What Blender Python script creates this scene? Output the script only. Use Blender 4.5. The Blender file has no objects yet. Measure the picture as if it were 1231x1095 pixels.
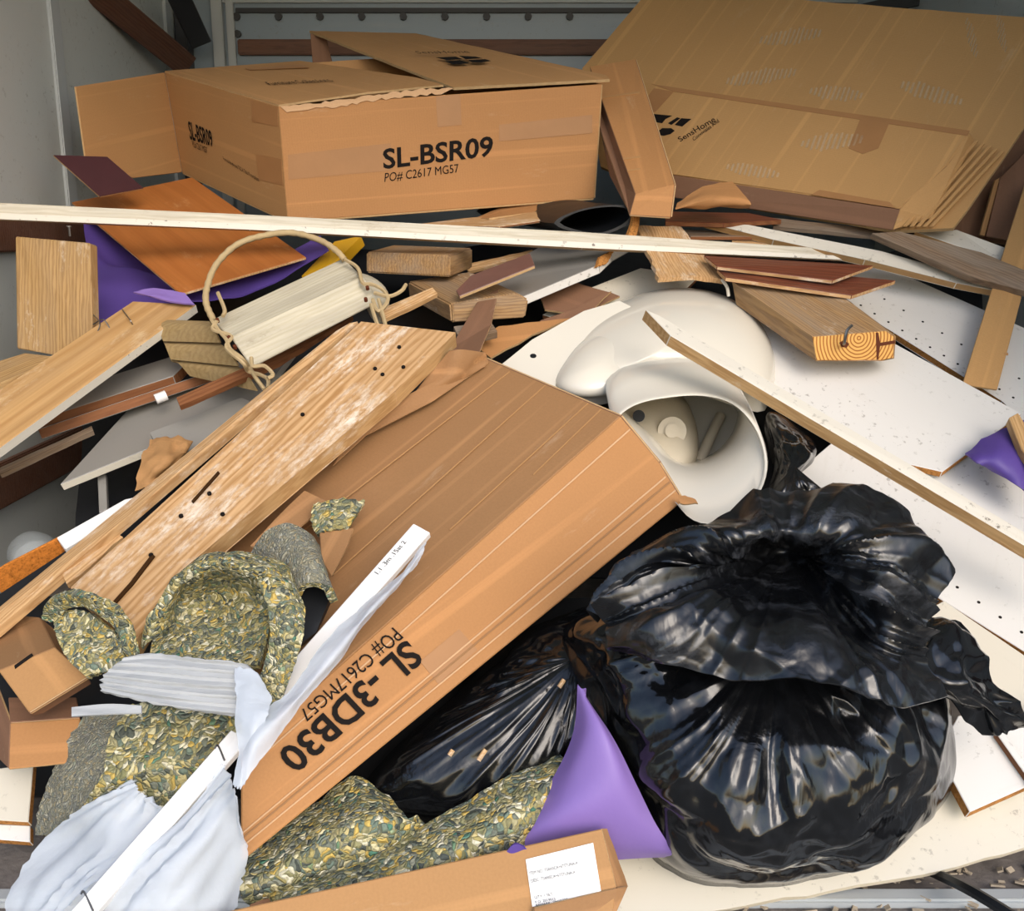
import bpy, bmesh, math, random
from mathutils import Vector, Matrix, noise
random.seed(7)
C = bpy.context.scene.collection
sc = bpy.context.scene
# ------------------------------------------------------------------ camera, world, light, exposure
F, CX, CY = 1185.0, 615.5, 547.5
PITCH = math.atan(272.0 / F)
CAM = Vector((0, 0, 0.95))
cd = bpy.data.cameras.new('camera'); cam = bpy.data.objects.new('camera', cd); C.objects.link(cam)
cam.location = CAM; cam.rotation_euler = (math.pi / 2 - PITCH, 0, 0)
cd.sensor_width = 36; cd.lens = 36 * F / 1231.0; cd.clip_start = 0.02; sc.camera = cam
w = bpy.data.worlds.new('sky'); sc.world = w; w.use_nodes = True
nt = w.node_tree; bg = nt.nodes['Background']
sky = nt.nodes.new('ShaderNodeTexSky'); sky.sky_type = 'NISHITA'; sky.sun_disc = False
sky.sun_elevation = math.radians(36); sky.sun_rotation = math.radians(160); sky.air_density = 1.0; sky.dust_density = 2.0
nt.links.new(sky.outputs[0], bg.inputs[0]); bg.inputs[1].default_value = 0.32
sd = bpy.data.lights.new('sun', 'SUN'); sun = bpy.data.objects.new('sun', sd); C.objects.link(sun)
sd.energy = 1.35; sd.angle = math.radians(32); sd.color = (1.0, 0.94, 0.87)
sun.rotation_euler = Vector((-0.34, 0.80, -0.50)).to_track_quat('-Z', 'Y').to_euler(); sun.location = (3, -6, 6)
vs = sc.view_settings; vs.view_transform = 'Standard'; vs.look = 'None'; vs.gamma = 1.0; vs.exposure = -0.17
vs.use_curve_mapping = False

# ------------------------------------------------------------------ placing helpers
FW = Vector((0, math.cos(PITCH), -math.sin(PITCH))); UP = Vector((0, math.sin(PITCH), math.cos(PITCH)))
SL, Y0 = 0.68, 1.25                                   # the heap's slope and its toe
NP = Vector((0, -SL, 1)).normalized()
def ray(u, v): return Vector(((u - CX) / F, 0, 0)) + UP * ((CY - v) / F) + FW
def P(u, v, y):
    r = ray(u, v); return CAM + r * (y / r.y)
def S(u, v, h=0.0):
    r = ray(u, v); p0 = Vector((0, Y0, 0)) + NP * h
    return CAM + r * ((p0 - CAM).dot(NP) / r.dot(NP))
def SS(pts, h=None): return [S(p[0], p[1], p[2] if len(p) > 2 else h) for p in pts]
def PP(pts, y=None): return [P(p[0], p[1], p[2] if len(p) > 2 else y) for p in pts]
class Plane:
    def __init__(s, a, b, c):
        s.o = a.copy(); s.n = (b - a).cross(c - a).normalized()
        if s.n.dot(CAM - s.o) < 0: s.n = -s.n
    def at(s, u, v, off=0.0):
        r = ray(u, v); return CAM + r * (((s.o + s.n * off) - CAM).dot(s.n) / r.dot(s.n))
    def pts(s, l, off=0.0): return [s.at(u, v, off) for u, v in l]
def nz(x, y, z, s=1.0): return noise.noise(Vector((x * s, y * s, z * s)))
# ------------------------------------------------------------------ object helpers
def link(name, me, parent=None, mats=(), mw=None, smooth=False):
    o = bpy.data.objects.new(name, me); C.objects.link(o)
    for m in mats: me.materials.append(m)
    if mw is not None: o.matrix_world = mw
    if smooth:
        for p in me.polygons: p.use_smooth = True
    if parent is not None: adopt(o, parent)
    return o
def adopt(o, parent):
    m = o.matrix_basis.copy(); o.parent = parent
    o.matrix_parent_inverse = WORLD[parent.name].inverted() if parent.name in WORLD else parent.matrix_basis.inverted()
    WORLD[o.name] = m
WORLD = {}
def lab(o, label, cat, group=None, kind=None):
    o['label'] = label
    if kind: o['kind'] = kind
    o['category'] = cat
    if group: o['group'] = group
    return o
def thing(name, label, cat, loc, group=None):
    o = bpy.data.objects.new(name, None); C.objects.link(o); o.location = loc; o.empty_display_size = 0.05
    WORLD[o.name] = Matrix.Translation(loc)
    return lab(o, label, cat, group)
def frame_of(pts, up=None):
    n = Vector()
    c = sum(pts, Vector()) / len(pts)
    for i in range(len(pts)):
        n += (pts[i] - c).cross(pts[(i + 1) % len(pts)] - c)
    n.normalize(); flip = n.dot(CAM - c) < 0
    if flip: n = -n
    if up is None:
        e = max(((pts[(i + 1) % len(pts)] - pts[i]) for i in range(len(pts))), key=lambda d: d.length)
    else: e = up
    x = (e - n * e.dot(n)).normalized(); y = n.cross(x)
    m = Matrix((x, y, n)).transposed().to_4x4(); m.translation = c
    return m, flip
def slab(name, pts, th, mat, side=None, parent=None, jag=0.0, step=0.02, bevel=0.0012, axis=None, extra=None):
    """a board, panel or sheet: its visible face has this outline, the thickness goes away from the viewer"""
    pts = [p.copy() for p in pts]
    m, flip = frame_of(pts, axis)
    if flip: pts.reverse()
    inv = m.inverted(); q = [inv @ p for p in pts]
    if jag:
        r = []
        for i, a in enumerate(q):
            b = q[(i + 1) % len(q)]; n = max(1, int((b - a).length / step)); d = (b - a).normalized(); pr = Vector((-d.y, d.x, 0))
            for k in range(n):
                p = a.lerp(b, k / n)
                if k: p = p + pr * random.uniform(-jag, jag) + d * random.uniform(-.3, .3) * step
                r.append(p)
        q = r
    bm = bmesh.new(); n = len(q)
    t = [bm.verts.new(p) for p in q]; b = [bm.verts.new(p - Vector((0, 0, th))) for p in q]
    bm.faces.new(t); bm.faces.new(b[::-1])
    for i in range(n):
        f = bm.faces.new((t[i], b[i], b[(i + 1) % n], t[(i + 1) % n])); f.material_index = 1 if side else 0
    if bevel and n < 12:
        L = min((q[i] - q[i - 1]).length for i in range(n))
        bmesh.ops.bevel(bm, geom=bm.edges[:], offset=min(bevel, th * .3, L * .2), segments=1, affect='EDGES')
    big = [f for f in bm.faces if len(f.verts) > 4]
    bmesh.ops.triangulate(bm, faces=big)
    bm.normal_update()
    me = bpy.data.meshes.new(name); bm.to_mesh(me); bm.free()
    return link(name, me, parent, [mat] + ([side] if side else []), m)
def cr(p, t):
    n = len(p) - 1; i = min(int(t), n - 1); f = t - i
    a, b = p[i], p[i + 1]; z = p[i - 1] if i > 0 else a * 2 - b; d = p[i + 2] if i + 2 <= n else b * 2 - a
    return .5 * ((2 * b * 0 + 2 * a) + (b - z) * f + (2 * z - 5 * a + 4 * b - d) * f * f + (-z + 3 * a - 3 * b + d) * f ** 3)
def upsample(grid, R, K):
    rows = [[cr(r, j * (len(r) - 1) / K) for j in range(K + 1)] for r in grid]
    return [[cr([rows[a][j] for a in range(len(rows))], i * (len(rows) - 1) / R) for j in range(K + 1)] for i in range(R + 1)]
def sheet(name, grid, R, K, th, mat, parent=None, disp=None, side=None, ragged=0.0, smooth=True):
    """a bent sheet through a grid of points; disp(s, t, p) moves a point along its normal"""
    g = upsample(grid, R, K)
    c = sum((p for r in g for p in r), Vector()) / ((R + 1) * (K + 1))
    def norm(i, j):
        a = g[min(i + 1, R)][j] - g[max(i - 1, 0)][j]; b = g[i][min(j + 1, K)] - g[i][max(j - 1, 0)]
        n = a.cross(b)
        return n.normalized() if n.length > 1e-9 else NP.copy()
    N = [[norm(i, j) for j in range(K + 1)] for i in range(R + 1)]
    s = sum(N[i][j].dot(CAM - g[i][j]) for i in range(R + 1) for j in range(K + 1))
    sg = 1 if s > 0 else -1
    G = [[g[i][j] + N[i][j] * sg * (disp(j / K, i / R, g[i][j]) if disp else 0) for j in range(K + 1)] for i in range(R + 1)]
    if ragged:
        for i in range(R + 1):
            for j in (0, K):
                q = G[i][j]; G[i][j] = q + (G[i][1 if j == 0 else K - 1] - q) * (.5 + 1.6 * ragged * nz(i * .9, j, 3.1))
        for j in range(K + 1):
            for i in (0, R):
                q = G[i][j]; G[i][j] = q + (G[1 if i == 0 else R - 1][j] - q) * (.5 + 1.6 * ragged * nz(j * .9, i, 7.7))
    vs_, fs, mi = [], [], []
    W = K + 1; NV = (R + 1) * W
    for i in range(R + 1):
        for j in range(W): vs_.append(G[i][j] - c)
    for i in range(R + 1):
        for j in range(W): vs_.append(G[i][j] - N[i][j] * sg * th - c)
    for i in range(R):
        for j in range(K):
            a, b, d, e = i * W + j, i * W + j + 1, (i + 1) * W + j + 1, (i + 1) * W + j
            q = (a, b, d, e) if sg > 0 else (a, e, d, b)
            q = tuple(q[::-1]); fs.append(q); mi.append(0); fs.append(tuple(x + NV for x in q[::-1])); mi.append(0)
    ring = [j for j in range(W)] + [i * W + K for i in range(1, R + 1)] + [R * W + j for j in range(K - 1, -1, -1)] + [i * W for i in range(R - 1, 0, -1)]
    for k in range(len(ring)):
        a, b = ring[k], ring[(k + 1) % len(ring)]
        q = (a, b, b + NV, a + NV); fs.append(q if sg > 0 else q[::-1]); mi.append(1 if side else 0)
    me = bpy.data.meshes.new(name); me.from_pydata([tuple(v) for v in vs_], [], fs)
    for p, m_ in zip(me.polygons, mi): p.material_index = m_
    bm = bmesh.new(); bm.from_mesh(me); bmesh.ops.recalc_face_normals(bm, faces=bm.faces[:]); bm.to_mesh(me); bm.free()
    o = link(name, me, parent, [mat] + ([side] if side else []), Matrix.Translation(c), smooth)
    if smooth:
        for p in me.polygons:
            if p.index >= R * K * 2: p.use_smooth = False
        try: me.set_sharp_from_angle(angle=math.radians(60))
        except Exception: pass
    return o
def loft(name, rings, mat, parent=None, cap0=True, cap1=True, smooth=True, closed=False, sharp=50):
    n = len(rings[0]); c = sum((p for r in rings for p in r), Vector()) / (n * len(rings))
    v = [tuple(p - c) for r in rings for p in r]; f = []
    R = len(rings)
    for i in range(R if closed else R - 1):
        for j in range(n):
            k = (j + 1) % n; i2 = (i + 1) % R
            f.append((i * n + j, i * n + k, i2 * n + k, i2 * n + j))
    if cap0 and not closed: f.append(tuple(range(n))[::-1])
    if cap1 and not closed: f.append(tuple(range((R - 1) * n, R * n)))
    me = bpy.data.meshes.new(name); me.from_pydata(v, [], f)
    bm = bmesh.new(); bm.from_mesh(me); bmesh.ops.recalc_face_normals(bm, faces=bm.faces[:]); bm.to_mesh(me); bm.free()
    o = link(name, me, parent, [mat], Matrix.Translation(c), smooth)
    if smooth:
        try: me.set_sharp_from_angle(angle=math.radians(sharp))
        except Exception: pass
    return o
def tube(name, pts, r, mat, parent=None, n=8, per=None, sub=6, twist=0.0):
    if len(pts) > 2: pts = [cr(pts, i * (len(pts) - 1) / (sub * (len(pts) - 1))) for i in range(sub * (len(pts) - 1) + 1)]
    rings = []; pn = None
    for i, p in enumerate(pts):
        d = (pts[min(i + 1, len(pts) - 1)] - pts[max(i - 1, 0)]).normalized()
        if pn is None: pn = d.orthogonal().normalized()
        pn = (pn - d * pn.dot(d)).normalized(); b = d.cross(pn)
        rr = r if per is None else per(i / (len(pts) - 1)) * r
        rings.append([p + (pn * math.cos(a) + b * math.sin(a)) * rr for a in (2 * math.pi * k / n + twist * i for k in range(n))])
    return loft(name, rings, mat, parent)
def ring_pts(outline, n):
    """n points spread evenly along a smooth closed outline of 2-D (or longer) tuples"""
    m = len(outline); o = [Vector(p) for p in outline]; r = []
    seg = []
    for i in range(m):
        a, b, c_, d = o[i - 1], o[i], o[(i + 1) % m], o[(i + 2) % m]
        for k in range(10):
            t = k / 10
            seg.append(.5 * (2 * b + (c_ - a) * t + (2 * a - 5 * b + 4 * c_ - d) * t * t + (-a + 3 * b - 3 * c_ + d) * t ** 3))
    L = [0]
    for i in range(len(seg)): L.append(L[-1] + (seg[(i + 1) % len(seg)] - seg[i]).length)
    j = 0
    for k in range(n):
        s = L[-1] * k / n
        while L[j + 1] < s: j += 1
        f = (s - L[j]) / max(1e-9, L[j + 1] - L[j]); r.append(seg[j].lerp(seg[(j + 1) % len(seg)], f))
    return r
def blob(name, centre, outline, h0, H, mat, parent=None, n=96, rings=24, power=2.0, disp=None, deep=0.03, tilt=0.0):
    """a rounded closed body seen as this outline; centre=(u,v), height H over h0 along the heap's normal"""
    ol = ring_pts([(u, v, 0) for u, v in outline], n); cu, cv = centre
    R = []
    for i in range(rings + 1):
        t = i / rings; ang = t * math.pi / 2; r = math.sin(ang) ** (2 / power) if t > 0 else 0.0
        hh = h0 + H * max(0.0, math.cos(ang)) ** (2 / power)
        row = []
        for k, q in enumerate(ol):
            u, v = cu + (q.x - cu) * max(r, 1e-3), cv + (q.y - cv) * max(r, 1e-3)
            p = S(u, v, hh + tilt * (u - cu) * (1 - r * r))
            row.append(p)
        R.append(row)
    if disp:
        cen = S(cu, cv, h0)
        for i, row in enumerate(R):
            for k, p in enumerate(row):
                d = (p - cen); d = d.normalized() if d.length > 1e-6 else NP
                row[k] = p + d * disp(k / n, i / rings, p)
    R.append([p - NP * deep for p in R[-1]])
    cb = sum(R[-1], Vector()) / n
    R.append([cb + (p - cb) * .5 for p in R[-1]])
    return loft(name, R, mat, parent, sharp=75)
def text(name, body, quad, mat, parent, n, bold=0.0, off=0.0012, space=1.0):
    """printed lettering: quad = world points for the text's lower-left, lower-right, upper-right, upper-left"""
    cu = bpy.data.curves.new(name, 'FONT'); cu.body = body; cu.offset = bold; cu.resolution_u = 3; cu.space_character = space
    to = bpy.data.objects.new(name, cu); C.objects.link(to)
    bpy.context.view_layer.update()
    me = bpy.data.meshes.new_from_object(to.evaluated_get(bpy.context.evaluated_depsgraph_get()))
    bpy.data.objects.remove(to); bpy.data.curves.remove(cu)
    xs = [v.co.x for v in me.vertices]; ys = [v.co.y for v in me.vertices]
    x0, x1, y0, y1 = min(xs), max(xs), min(ys), max(ys)
    a, b, c_, d = quad
    cen = (a + b + c_ + d) / 4
    for v in me.vertices:
        s, t = (v.co.x - x0) / (x1 - x0), (v.co.y - y0) / (y1 - y0)
        v.co = (a.lerp(b, s)).lerp(d.lerp(c_, s), t) + n * off - cen
    me.materials.clear()
    return link(name, me, parent, [mat], Matrix.Translation(cen))
# ------------------------------------------------------------------ materials
def lin(h):
    h = h.lstrip('#'); c = [int(h[i:i + 2], 16) / 255 for i in (0, 2, 4)]
    return tuple(x / 12.92 if x <= .04045 else ((x + .055) / 1.055) ** 2.4 for x in c) + (1,)
class MB:
    def __init__(s, name, rough=.6, spec=.3):
        s.m = bpy.data.materials.new(name); s.m.use_nodes = True; s.t = s.m.node_tree
        s.b = s.t.nodes['Principled BSDF']; s.b.inputs['Roughness'].default_value = rough
        s.b.inputs['Specular IOR Level'].default_value = spec
        s.tc = s.t.nodes.new('ShaderNodeTexCoord').outputs['Object']
    def n(s, typ, **kw):
        x = s.t.nodes.new('ShaderNode' + typ)
        for k, v in kw.items():
            if k in x.inputs and not hasattr(x, k): s.put(x.inputs[k], v)
            else: setattr(x, k, v)
        return x
    def put(s, sock, v):
        if isinstance(v, bpy.types.NodeSocket): s.t.links.new(v, sock)
        else: sock.default_value = v
    def map(s, sc_, loc=(0, 0, 0)):
        x = s.t.nodes.new('ShaderNodeMapping'); s.t.links.new(s.tc, x.inputs[0]); x.inputs['Scale'].default_value = sc_; x.inputs['Location'].default_value = loc
        return x.outputs[0]
    def noise(s, vec=None, scale=5, detail=4, rough=.55, dist=0, out=0):
        x = s.t.nodes.new('ShaderNodeTexNoise'); s.t.links.new(vec or s.tc, x.inputs['Vector'])
        x.inputs['Scale'].default_value = scale; x.inputs['Detail'].default_value = detail; x.inputs['Roughness'].default_value = rough; x.inputs['Distortion'].default_value = dist
        return x.outputs[out]
    def wave(s, vec=None, scale=5, dist=0, detail=2, dscale=1, d='X'):
        x = s.t.nodes.new('ShaderNodeTexWave'); s.t.links.new(vec or s.tc, x.inputs['Vector']); x.bands_direction = d
        x.inputs['Scale'].default_value = scale; x.inputs['Distortion'].default_value = dist; x.inputs['Detail'].default_value = detail; x.inputs['Detail Scale'].default_value = dscale
        return x.outputs['Fac']
    def ramp(s, fac, stops, const=False):
        x = s.t.nodes.new('ShaderNodeValToRGB'); s.t.links.new(fac, x.inputs[0]); e = x.color_ramp.elements
        if const: x.color_ramp.interpolation = 'CONSTANT'
        while len(e) < len(stops): e.new(.5)
        for el, (p, c) in zip(e, stops):
            el.position = p; el.color = c if not isinstance(c, (int, float)) else (c, c, c, 1)
        return x.outputs[0]
    def mix(s, f, a, b, mode='MIX'):
        x = s.t.nodes.new('ShaderNodeMix'); x.data_type = 'RGBA'; x.blend_type = mode
        s.put(x.inputs[0], f); s.put(x.inputs[6], a); s.put(x.inputs[7], b); return x.outputs[2]
    def mul(s, a, b):
        x = s.t.nodes.new('ShaderNodeMath'); x.operation = 'MULTIPLY'; s.put(x.inputs[0], a); s.put(x.inputs[1], b); return x.outputs[0]
    def bump(s, fac, strength=.2, dist=.002, prev=None):
        x = s.t.nodes.new('ShaderNodeBump'); s.put(x.inputs['Height'], fac); x.inputs['Strength'].default_value = strength; x.inputs['Distance'].default_value = dist
        if prev: s.t.links.new(prev, x.inputs['Normal'])
        s.t.links.new(x.outputs[0], s.b.inputs['Normal']); return x.outputs[0]
    def col(s, c): s.put(s.b.inputs['Base Color'], c); return s.m
def shade(c, k): return tuple(min(1, x * k) for x in c[:3]) + (1,)
def cardboard(name, hexc, streak=.25, var=.16):
    b = MB(name, .72, .25); c = lin(hexc)
    a = b.mix(b.noise(scale=3.2, detail=5), shade(c, 1 - var), shade(c, 1 + var * .6))
    a = b.mix(b.ramp(b.noise(scale=260, detail=2), [(.35, 0), (.7, .35)]), a, shade(c, .78))
    st = b.ramp(b.noise(b.map((.5, 34, 34)), 1, 3), [(.56, 0), (.66, streak), (.70, 0)])
    a = b.mix(st, a, shade(c, 1.55))
    sc_ = b.ramp(b.noise(b.map((2, 9, 9), (3, 1, 0)), 1.5, 8, .75), [(.60, 0), (.72, .30)])
    a = b.mix(sc_, a, lin('#cdb79a'))
    n1 = b.bump(b.wave(scale=48, d='X'), .06, .001)
    b.bump(b.noise(scale=14, detail=3), .25, .004, n1)
    return b.col(a)
def wood(name, light, dark, plaster=0.0, grey=0.0, period=42, rough=.68, pcol='#e9e0d0', knots=True):
    b = MB(name, rough, .25); l, d = lin(light), lin(dark)
    v = b.map((.12, 1, 1))
    w_ = b.wave(v, period, 7, 3, 2.2, 'Y')
    a = b.mix(b.ramp(w_, [(.15, 0), (.8, .55), (1, .8)]), l, d)
    a = b.mix(b.ramp(b.noise(b.map((3, 160, 160)), 1, 4), [(.4, 0), (.7, .4)]), a, shade(d, .75))
    a = b.mix(b.ramp(b.noise(b.map((2, 5, 5)), 1.6, 4), [(.35, 0), (.75, .55)]), a, shade(l, .72))
    if knots:
        vo = b.t.nodes.new('ShaderNodeTexVoronoi'); b.t.links.new(b.map((3.2, 9, 9)), vo.inputs['Vector']); vo.inputs['Scale'].default_value = 1
        a = b.mix(b.ramp(vo.outputs['Distance'], [(.04, .9), (.10, 0)]), a, lin('#3a2413'))
    if grey: a = b.mix(b.mul(b.ramp(b.noise(b.map((1, 6, 6)), 4, 5), [(.3, 0), (.7, 1)]), grey), a, lin('#8d8478'))
    if plaster:
        p = b.ramp(b.noise(b.map((3, 7, 7), (1, 2, 3)), 1.5, 9, .72), [(.60 - plaster * .2, 0), (.74 - plaster * .2, 1)])
        q = b.ramp(b.noise(b.map((14, 40, 40)), 2, 6, .75), [(.40, 0), (.56, 1)])
        a = b.mix(b.mul(b.mul(p, q), .8), a, lin(pcol))
    n1 = b.bump(w_, .22, .0012)
    b.bump(b.noise(b.map((4, 40, 40)), 4, 4), .35, .0015, n1)
    return b.col(a)
def plain(name, hexc, rough=.5, spec=.3, var=.12, scale=6, bump=.15, metal=0, dist=.002, bscale=40):
    b = MB(name, rough, spec); c = lin(hexc); b.b.inputs['Metallic'].default_value = metal
    a = b.mix(b.noise(scale=scale, detail=5), shade(c, 1 - var), shade(c, 1 + var))
    if bump: b.bump(b.noise(scale=bscale, detail=4), bump, dist)
    return b.col(a)
def melamine(name, hexc, rough=.28, dirt=.5):
    b = MB(name, rough, .5); c = lin(hexc)
    a = b.mix(b.noise(scale=2.2, detail=4), shade(c, .93), shade(c, 1.03))
    a = b.mix(b.mul(b.ramp(b.noise(scale=60, detail=3, rough=.7), [(.60, 0), (.68, 1)]), b.ramp(b.noise(scale=4), [(.42, 0), (.6, dirt)])), a, lin('#6e675c'))
    a = b.mix(b.mul(b.ramp(b.noise(b.map((2, 14, 14)), 2, 6, .7), [(.55, 0), (.8, 1)]), dirt * .35), a, lin('#b9ae9b'))
    b.bump(b.noise(scale=5, detail=2), .05, .004)
    return b.col(a)
def particle(name, hexc):
    b = MB(name, .85, .1); c = lin(hexc)
    a = b.ramp(b.noise(scale=190, detail=4, rough=.8), [(.3, shade(c, .35)), (.48, c), (.62, shade(c, 1.25)), (.75, shade(c, 1.7))])
    b.bump(b.noise(scale=160, detail=3), .6, .002)
    return b.col(a)
def padding(name, grey=0.0, dark=1.0, scale=58):
    b = MB(name, .92, .08)
    d = b.noise(scale=30, detail=2, out=1)
    v = b.mix(.035, b.tc, d, 'ADD')
    def vor(feature, out):
        vo = b.t.nodes.new('ShaderNodeTexVoronoi'); vo.feature = feature; b.t.links.new(v, vo.inputs['Vector']); vo.inputs['Scale'].default_value = scale
        return vo.outputs[out]
    sep = b.t.nodes.new('ShaderNodeSeparateColor'); b.t.links.new(vor('F1', 'Color'), sep.inputs[0])
    pal = ['#a19562', '#7f7f5c', '#94906a', '#6f756a', '#bfb07c', '#636a5c', '#cfc69c', '#8f8a66', '#6c7c70', '#c2a65c', '#868878', '#d8d2b6', '#a39c78', '#4c5350']
    a = b.ramp(sep.outputs[0], [(i / len(pal), shade(lin(h), dark)) for i, h in enumerate(pal)], True)
    a = b.mix(b.ramp(sep.outputs[1], [(.975, 0), (.98, .55)]), a, lin('#2f8a72'))
    if grey: a = b.mix(grey, a, lin('#8f8d82' if grey > .5 else '#948a5c'))
    e = vor('DISTANCE_TO_EDGE', 'Distance')
    a = b.mix(b.ramp(e, [(0, .32), (.09, 0)]), a, lin('#3a3826'))
    n1 = b.bump(b.ramp(e, [(0, 0), (.35, 1)]), .7, .005)
    b.bump(b.noise(scale=180, detail=3), .5, .0015, n1)
    return b.col(a)
def film(name, hexc, alpha=.5, rough=.4, rib=0):
    b = MB(name, rough, .3); c = lin(hexc); b.b.inputs['Alpha'].default_value = alpha
    b.b.inputs['Subsurface Weight'].default_value = 0.0
    a = b.mix(b.noise(scale=9, detail=5), shade(c, .88), shade(c, 1.06))
    n1 = b.bump(b.noise(b.map((2, 6, 3)), 6, 5), .45, .01)
    if rib: b.bump(b.wave(b.map((1, 1, 1)), rib, .6, 1, 2, 'Z'), .5, .004, n1)
    return b.col(a)
def blackbag(name='black_plastic', dusty=0.0):
    b = MB(name, .2, .6)
    a = b.mix(b.ramp(b.noise(scale=30, detail=6, rough=.7), [(.5, 0), (.8, .5)]), lin('#0b0c0e'), lin('#25272b'))
    if dusty:
        sc_ = b.ramp(b.noise(b.map((1.5, 5, 3)), 4, 9, .75), [(.52, 0), (.72, dusty)])
        a = b.mix(sc_, a, lin('#5d6066'))
    b.put(b.b.inputs['Roughness'], b.ramp(b.noise(scale=5, detail=3), [(.35, .10 + dusty * .2), (.7, .26 + dusty * .2)]))
    n1 = b.bump(b.noise(b.map((3, 3, 1.2)), 4, 3, .5, 1.5), .22, .012)
    vo = b.t.nodes.new('ShaderNodeTexVoronoi'); vo.feature = 'DISTANCE_TO_EDGE'; b.t.links.new(b.mix(.06, b.tc, b.noise(scale=7, detail=2, out=1), 'ADD'), vo.inputs['Vector']); vo.inputs['Scale'].default_value = 16
    b.bump(b.ramp(vo.outputs['Distance'], [(0, 0), (.25, 1)]), .07, .006, n1)
    return b.col(a)
def endgrain():
    b = MB('pine_end_grain', .75, .2)
    x = b.t.nodes.new('ShaderNodeTexWave'); x.wave_type = 'RINGS'; x.rings_direction = 'Z'; b.t.links.new(b.map((1, 1, 1), (0.012, -.02, 0)), x.inputs[0]); x.inputs['Scale'].default_value = 42
    x.inputs['Distortion'].default_value = 1.2; x.inputs['Detail'].default_value = 2
    a = b.ramp(x.outputs['Fac'], [(.3, lin('#d9a860')), (.75, lin('#c98f4c')), (.95, lin('#8e5727'))])
    b.bump(x.outputs['Fac'], .3, .001)
    return b.col(a)
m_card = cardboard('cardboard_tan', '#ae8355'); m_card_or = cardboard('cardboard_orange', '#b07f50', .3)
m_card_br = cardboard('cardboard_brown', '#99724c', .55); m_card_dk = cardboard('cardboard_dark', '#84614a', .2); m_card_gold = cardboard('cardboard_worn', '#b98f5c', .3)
m_card_lt = cardboard('cardboard_crease', '#c9a27a', .2); m_edge_card = plain('cardboard_cut_edge', '#b99a70', .9, .1, .25, 120, .5)
m_tape = plain('packing_tape', '#a0744a', .5, .3, .12, 12, .25)
m_ink = plain('black_ink', '#1b1715', .8, .1, .1, 40, 0)
m_pine = wood('pine_plank_plastered', '#cba374', '#9c6f3d', .5, .05, 24); m_pine2 = wood('pine_clean', '#caa472', '#a98050', .1)
m_two = wood('two_by_four_weathered', '#b08a5a', '#7d5a35', .15, .5); m_trim = wood('trim_back_wood', '#c29a66', '#a77c4a', .2, .12, 9, .5, '#dcc9a8', False)
m_block = wood('block_wood', '#b4915f', '#8a683c', .12, .2); m_greywood = wood('grey_weathered_wood', '#8b7157', '#5d4532', .0, .6)
m_orange = wood('orange_veneer', '#b06c35', '#a3602c', .08, 0, 5, .5, '#c99a68', False); m_redwood = wood('red_laminate', '#7d4530', '#5c2e20', 0, 0, 18, .35, knots=False)
m_purplebrown = plain('plum_laminate', '#6d4a40', .35, .4, .15, 20); m_maroon = plain('maroon_laminate', '#3f1f22', .35, .4, .15, 20); m_splinter = wood('splintered_plywood', '#cfa878', '#a87b4c', .4)
m_paint = melamine('chipped_white_paint', '#d6d0c2', .5, 1.0); m_paintold = wood('old_white_paint', '#d9d3c2', '#c2b9a2', .3, .25, 30, .55, '#8f7a5c', False)
m_mel = melamine('white_melamine', '#dcd9d3', .27, .55); m_mel_cream = melamine('cream_panel', '#d3ccbb', .35, .5); m_mel_grey = melamine('grey_board', '#8b8882', .35, .4)
m_part = particle('particle_board_edge', '#b07a42'); m_osb = particle('orange_particle_core', '#b8702e'); m_hard = wood('hardboard_edge', '#8a5a38', '#6b3f25', 0, 0, 30, .7, knots=False)
m_gypsum = plain('gypsum_core', '#d8cdb6', .9, .1, .2, 60, .6)
m_pad = padding('carpet_padding', .1, 1.12, 190); m_padgrey = padding('carpet_padding_scrim', .7, 1.0, 220); m_pad2 = padding('carpet_padding_green', .12, 1.08, 140); m_padfront = padding('carpet_padding_chunky', .06, 1.15, 135)
m_purple_shade = plain('purple_underlay', '#54408a', .5, .4, .12, 5, .3, 0, .004, 18); m_purple_lt = plain('purple_underlay_bright', '#836aad', .5, .4, .1, 5, .3, 0, .004, 18)  # first purple has shade mixed into its colour, second is the lit tone
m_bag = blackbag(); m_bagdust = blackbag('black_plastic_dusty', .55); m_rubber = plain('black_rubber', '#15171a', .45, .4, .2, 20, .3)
m_porc = plain('porcelain', '#dcd6c8', .12, .6, .03, 3, 0); m_porc_in = plain('porcelain_unglazed', '#cdc3ae', .4, .3, .06, 8, .05)
m_foam = film('packing_foam', '#b2b4b4', .95, .6, 26); m_film = film('white_plastic_film', '#dbe2ea', .5, .35); m_clear = film('clear_plastic', '#dfe6e6', .22, .12)
m_white = plain('white_painted_stick', '#e6e4e1', .4, .4, .03, 10, .05); m_paper = plain('paper_label', '#f4f3f0', .6, .3, .02, 10, 0)
m_slat = wood('basket_slat', '#cfc7b0', '#beb498', .15, .4, 30, .6, '#6d5f48', False); m_slat_tan = wood('basket_slat_tan', '#a88f63', '#937a50', 0, .1, 30, .6, knots=False)
m_cord = plain('rattan_cord', '#b09a74', .7, .2, .25, 60, .5); m_yellow = plain('yellow_plastic', '#c99a22', .3, .5, .1)
m_nail = plain('nail_steel', '#7d7a76', .35, .5, .2, 90, 0, .9); m_crack = plain('dark_crack', '#38230f', .9, .1, .2, 80, 0); m_rust = plain('rust', '#5b2f1c', .8, .2, .3, 70, .3)
m_wall = melamine('truck_wall_panel', '#b9bcb8', .38, .5); m_wallback = melamine('truck_front_panel', '#808d96', .35, .3); m_post = plain('aluminium_post', '#a9adad', .4, .4, .1)
m_rail = wood('rub_rail', '#6e4a38', '#523327', .0, .1, 30, .55, knots=False); m_darksteel = plain('dark_steel', '#2f2f31', .5, .4, .2)
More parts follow.
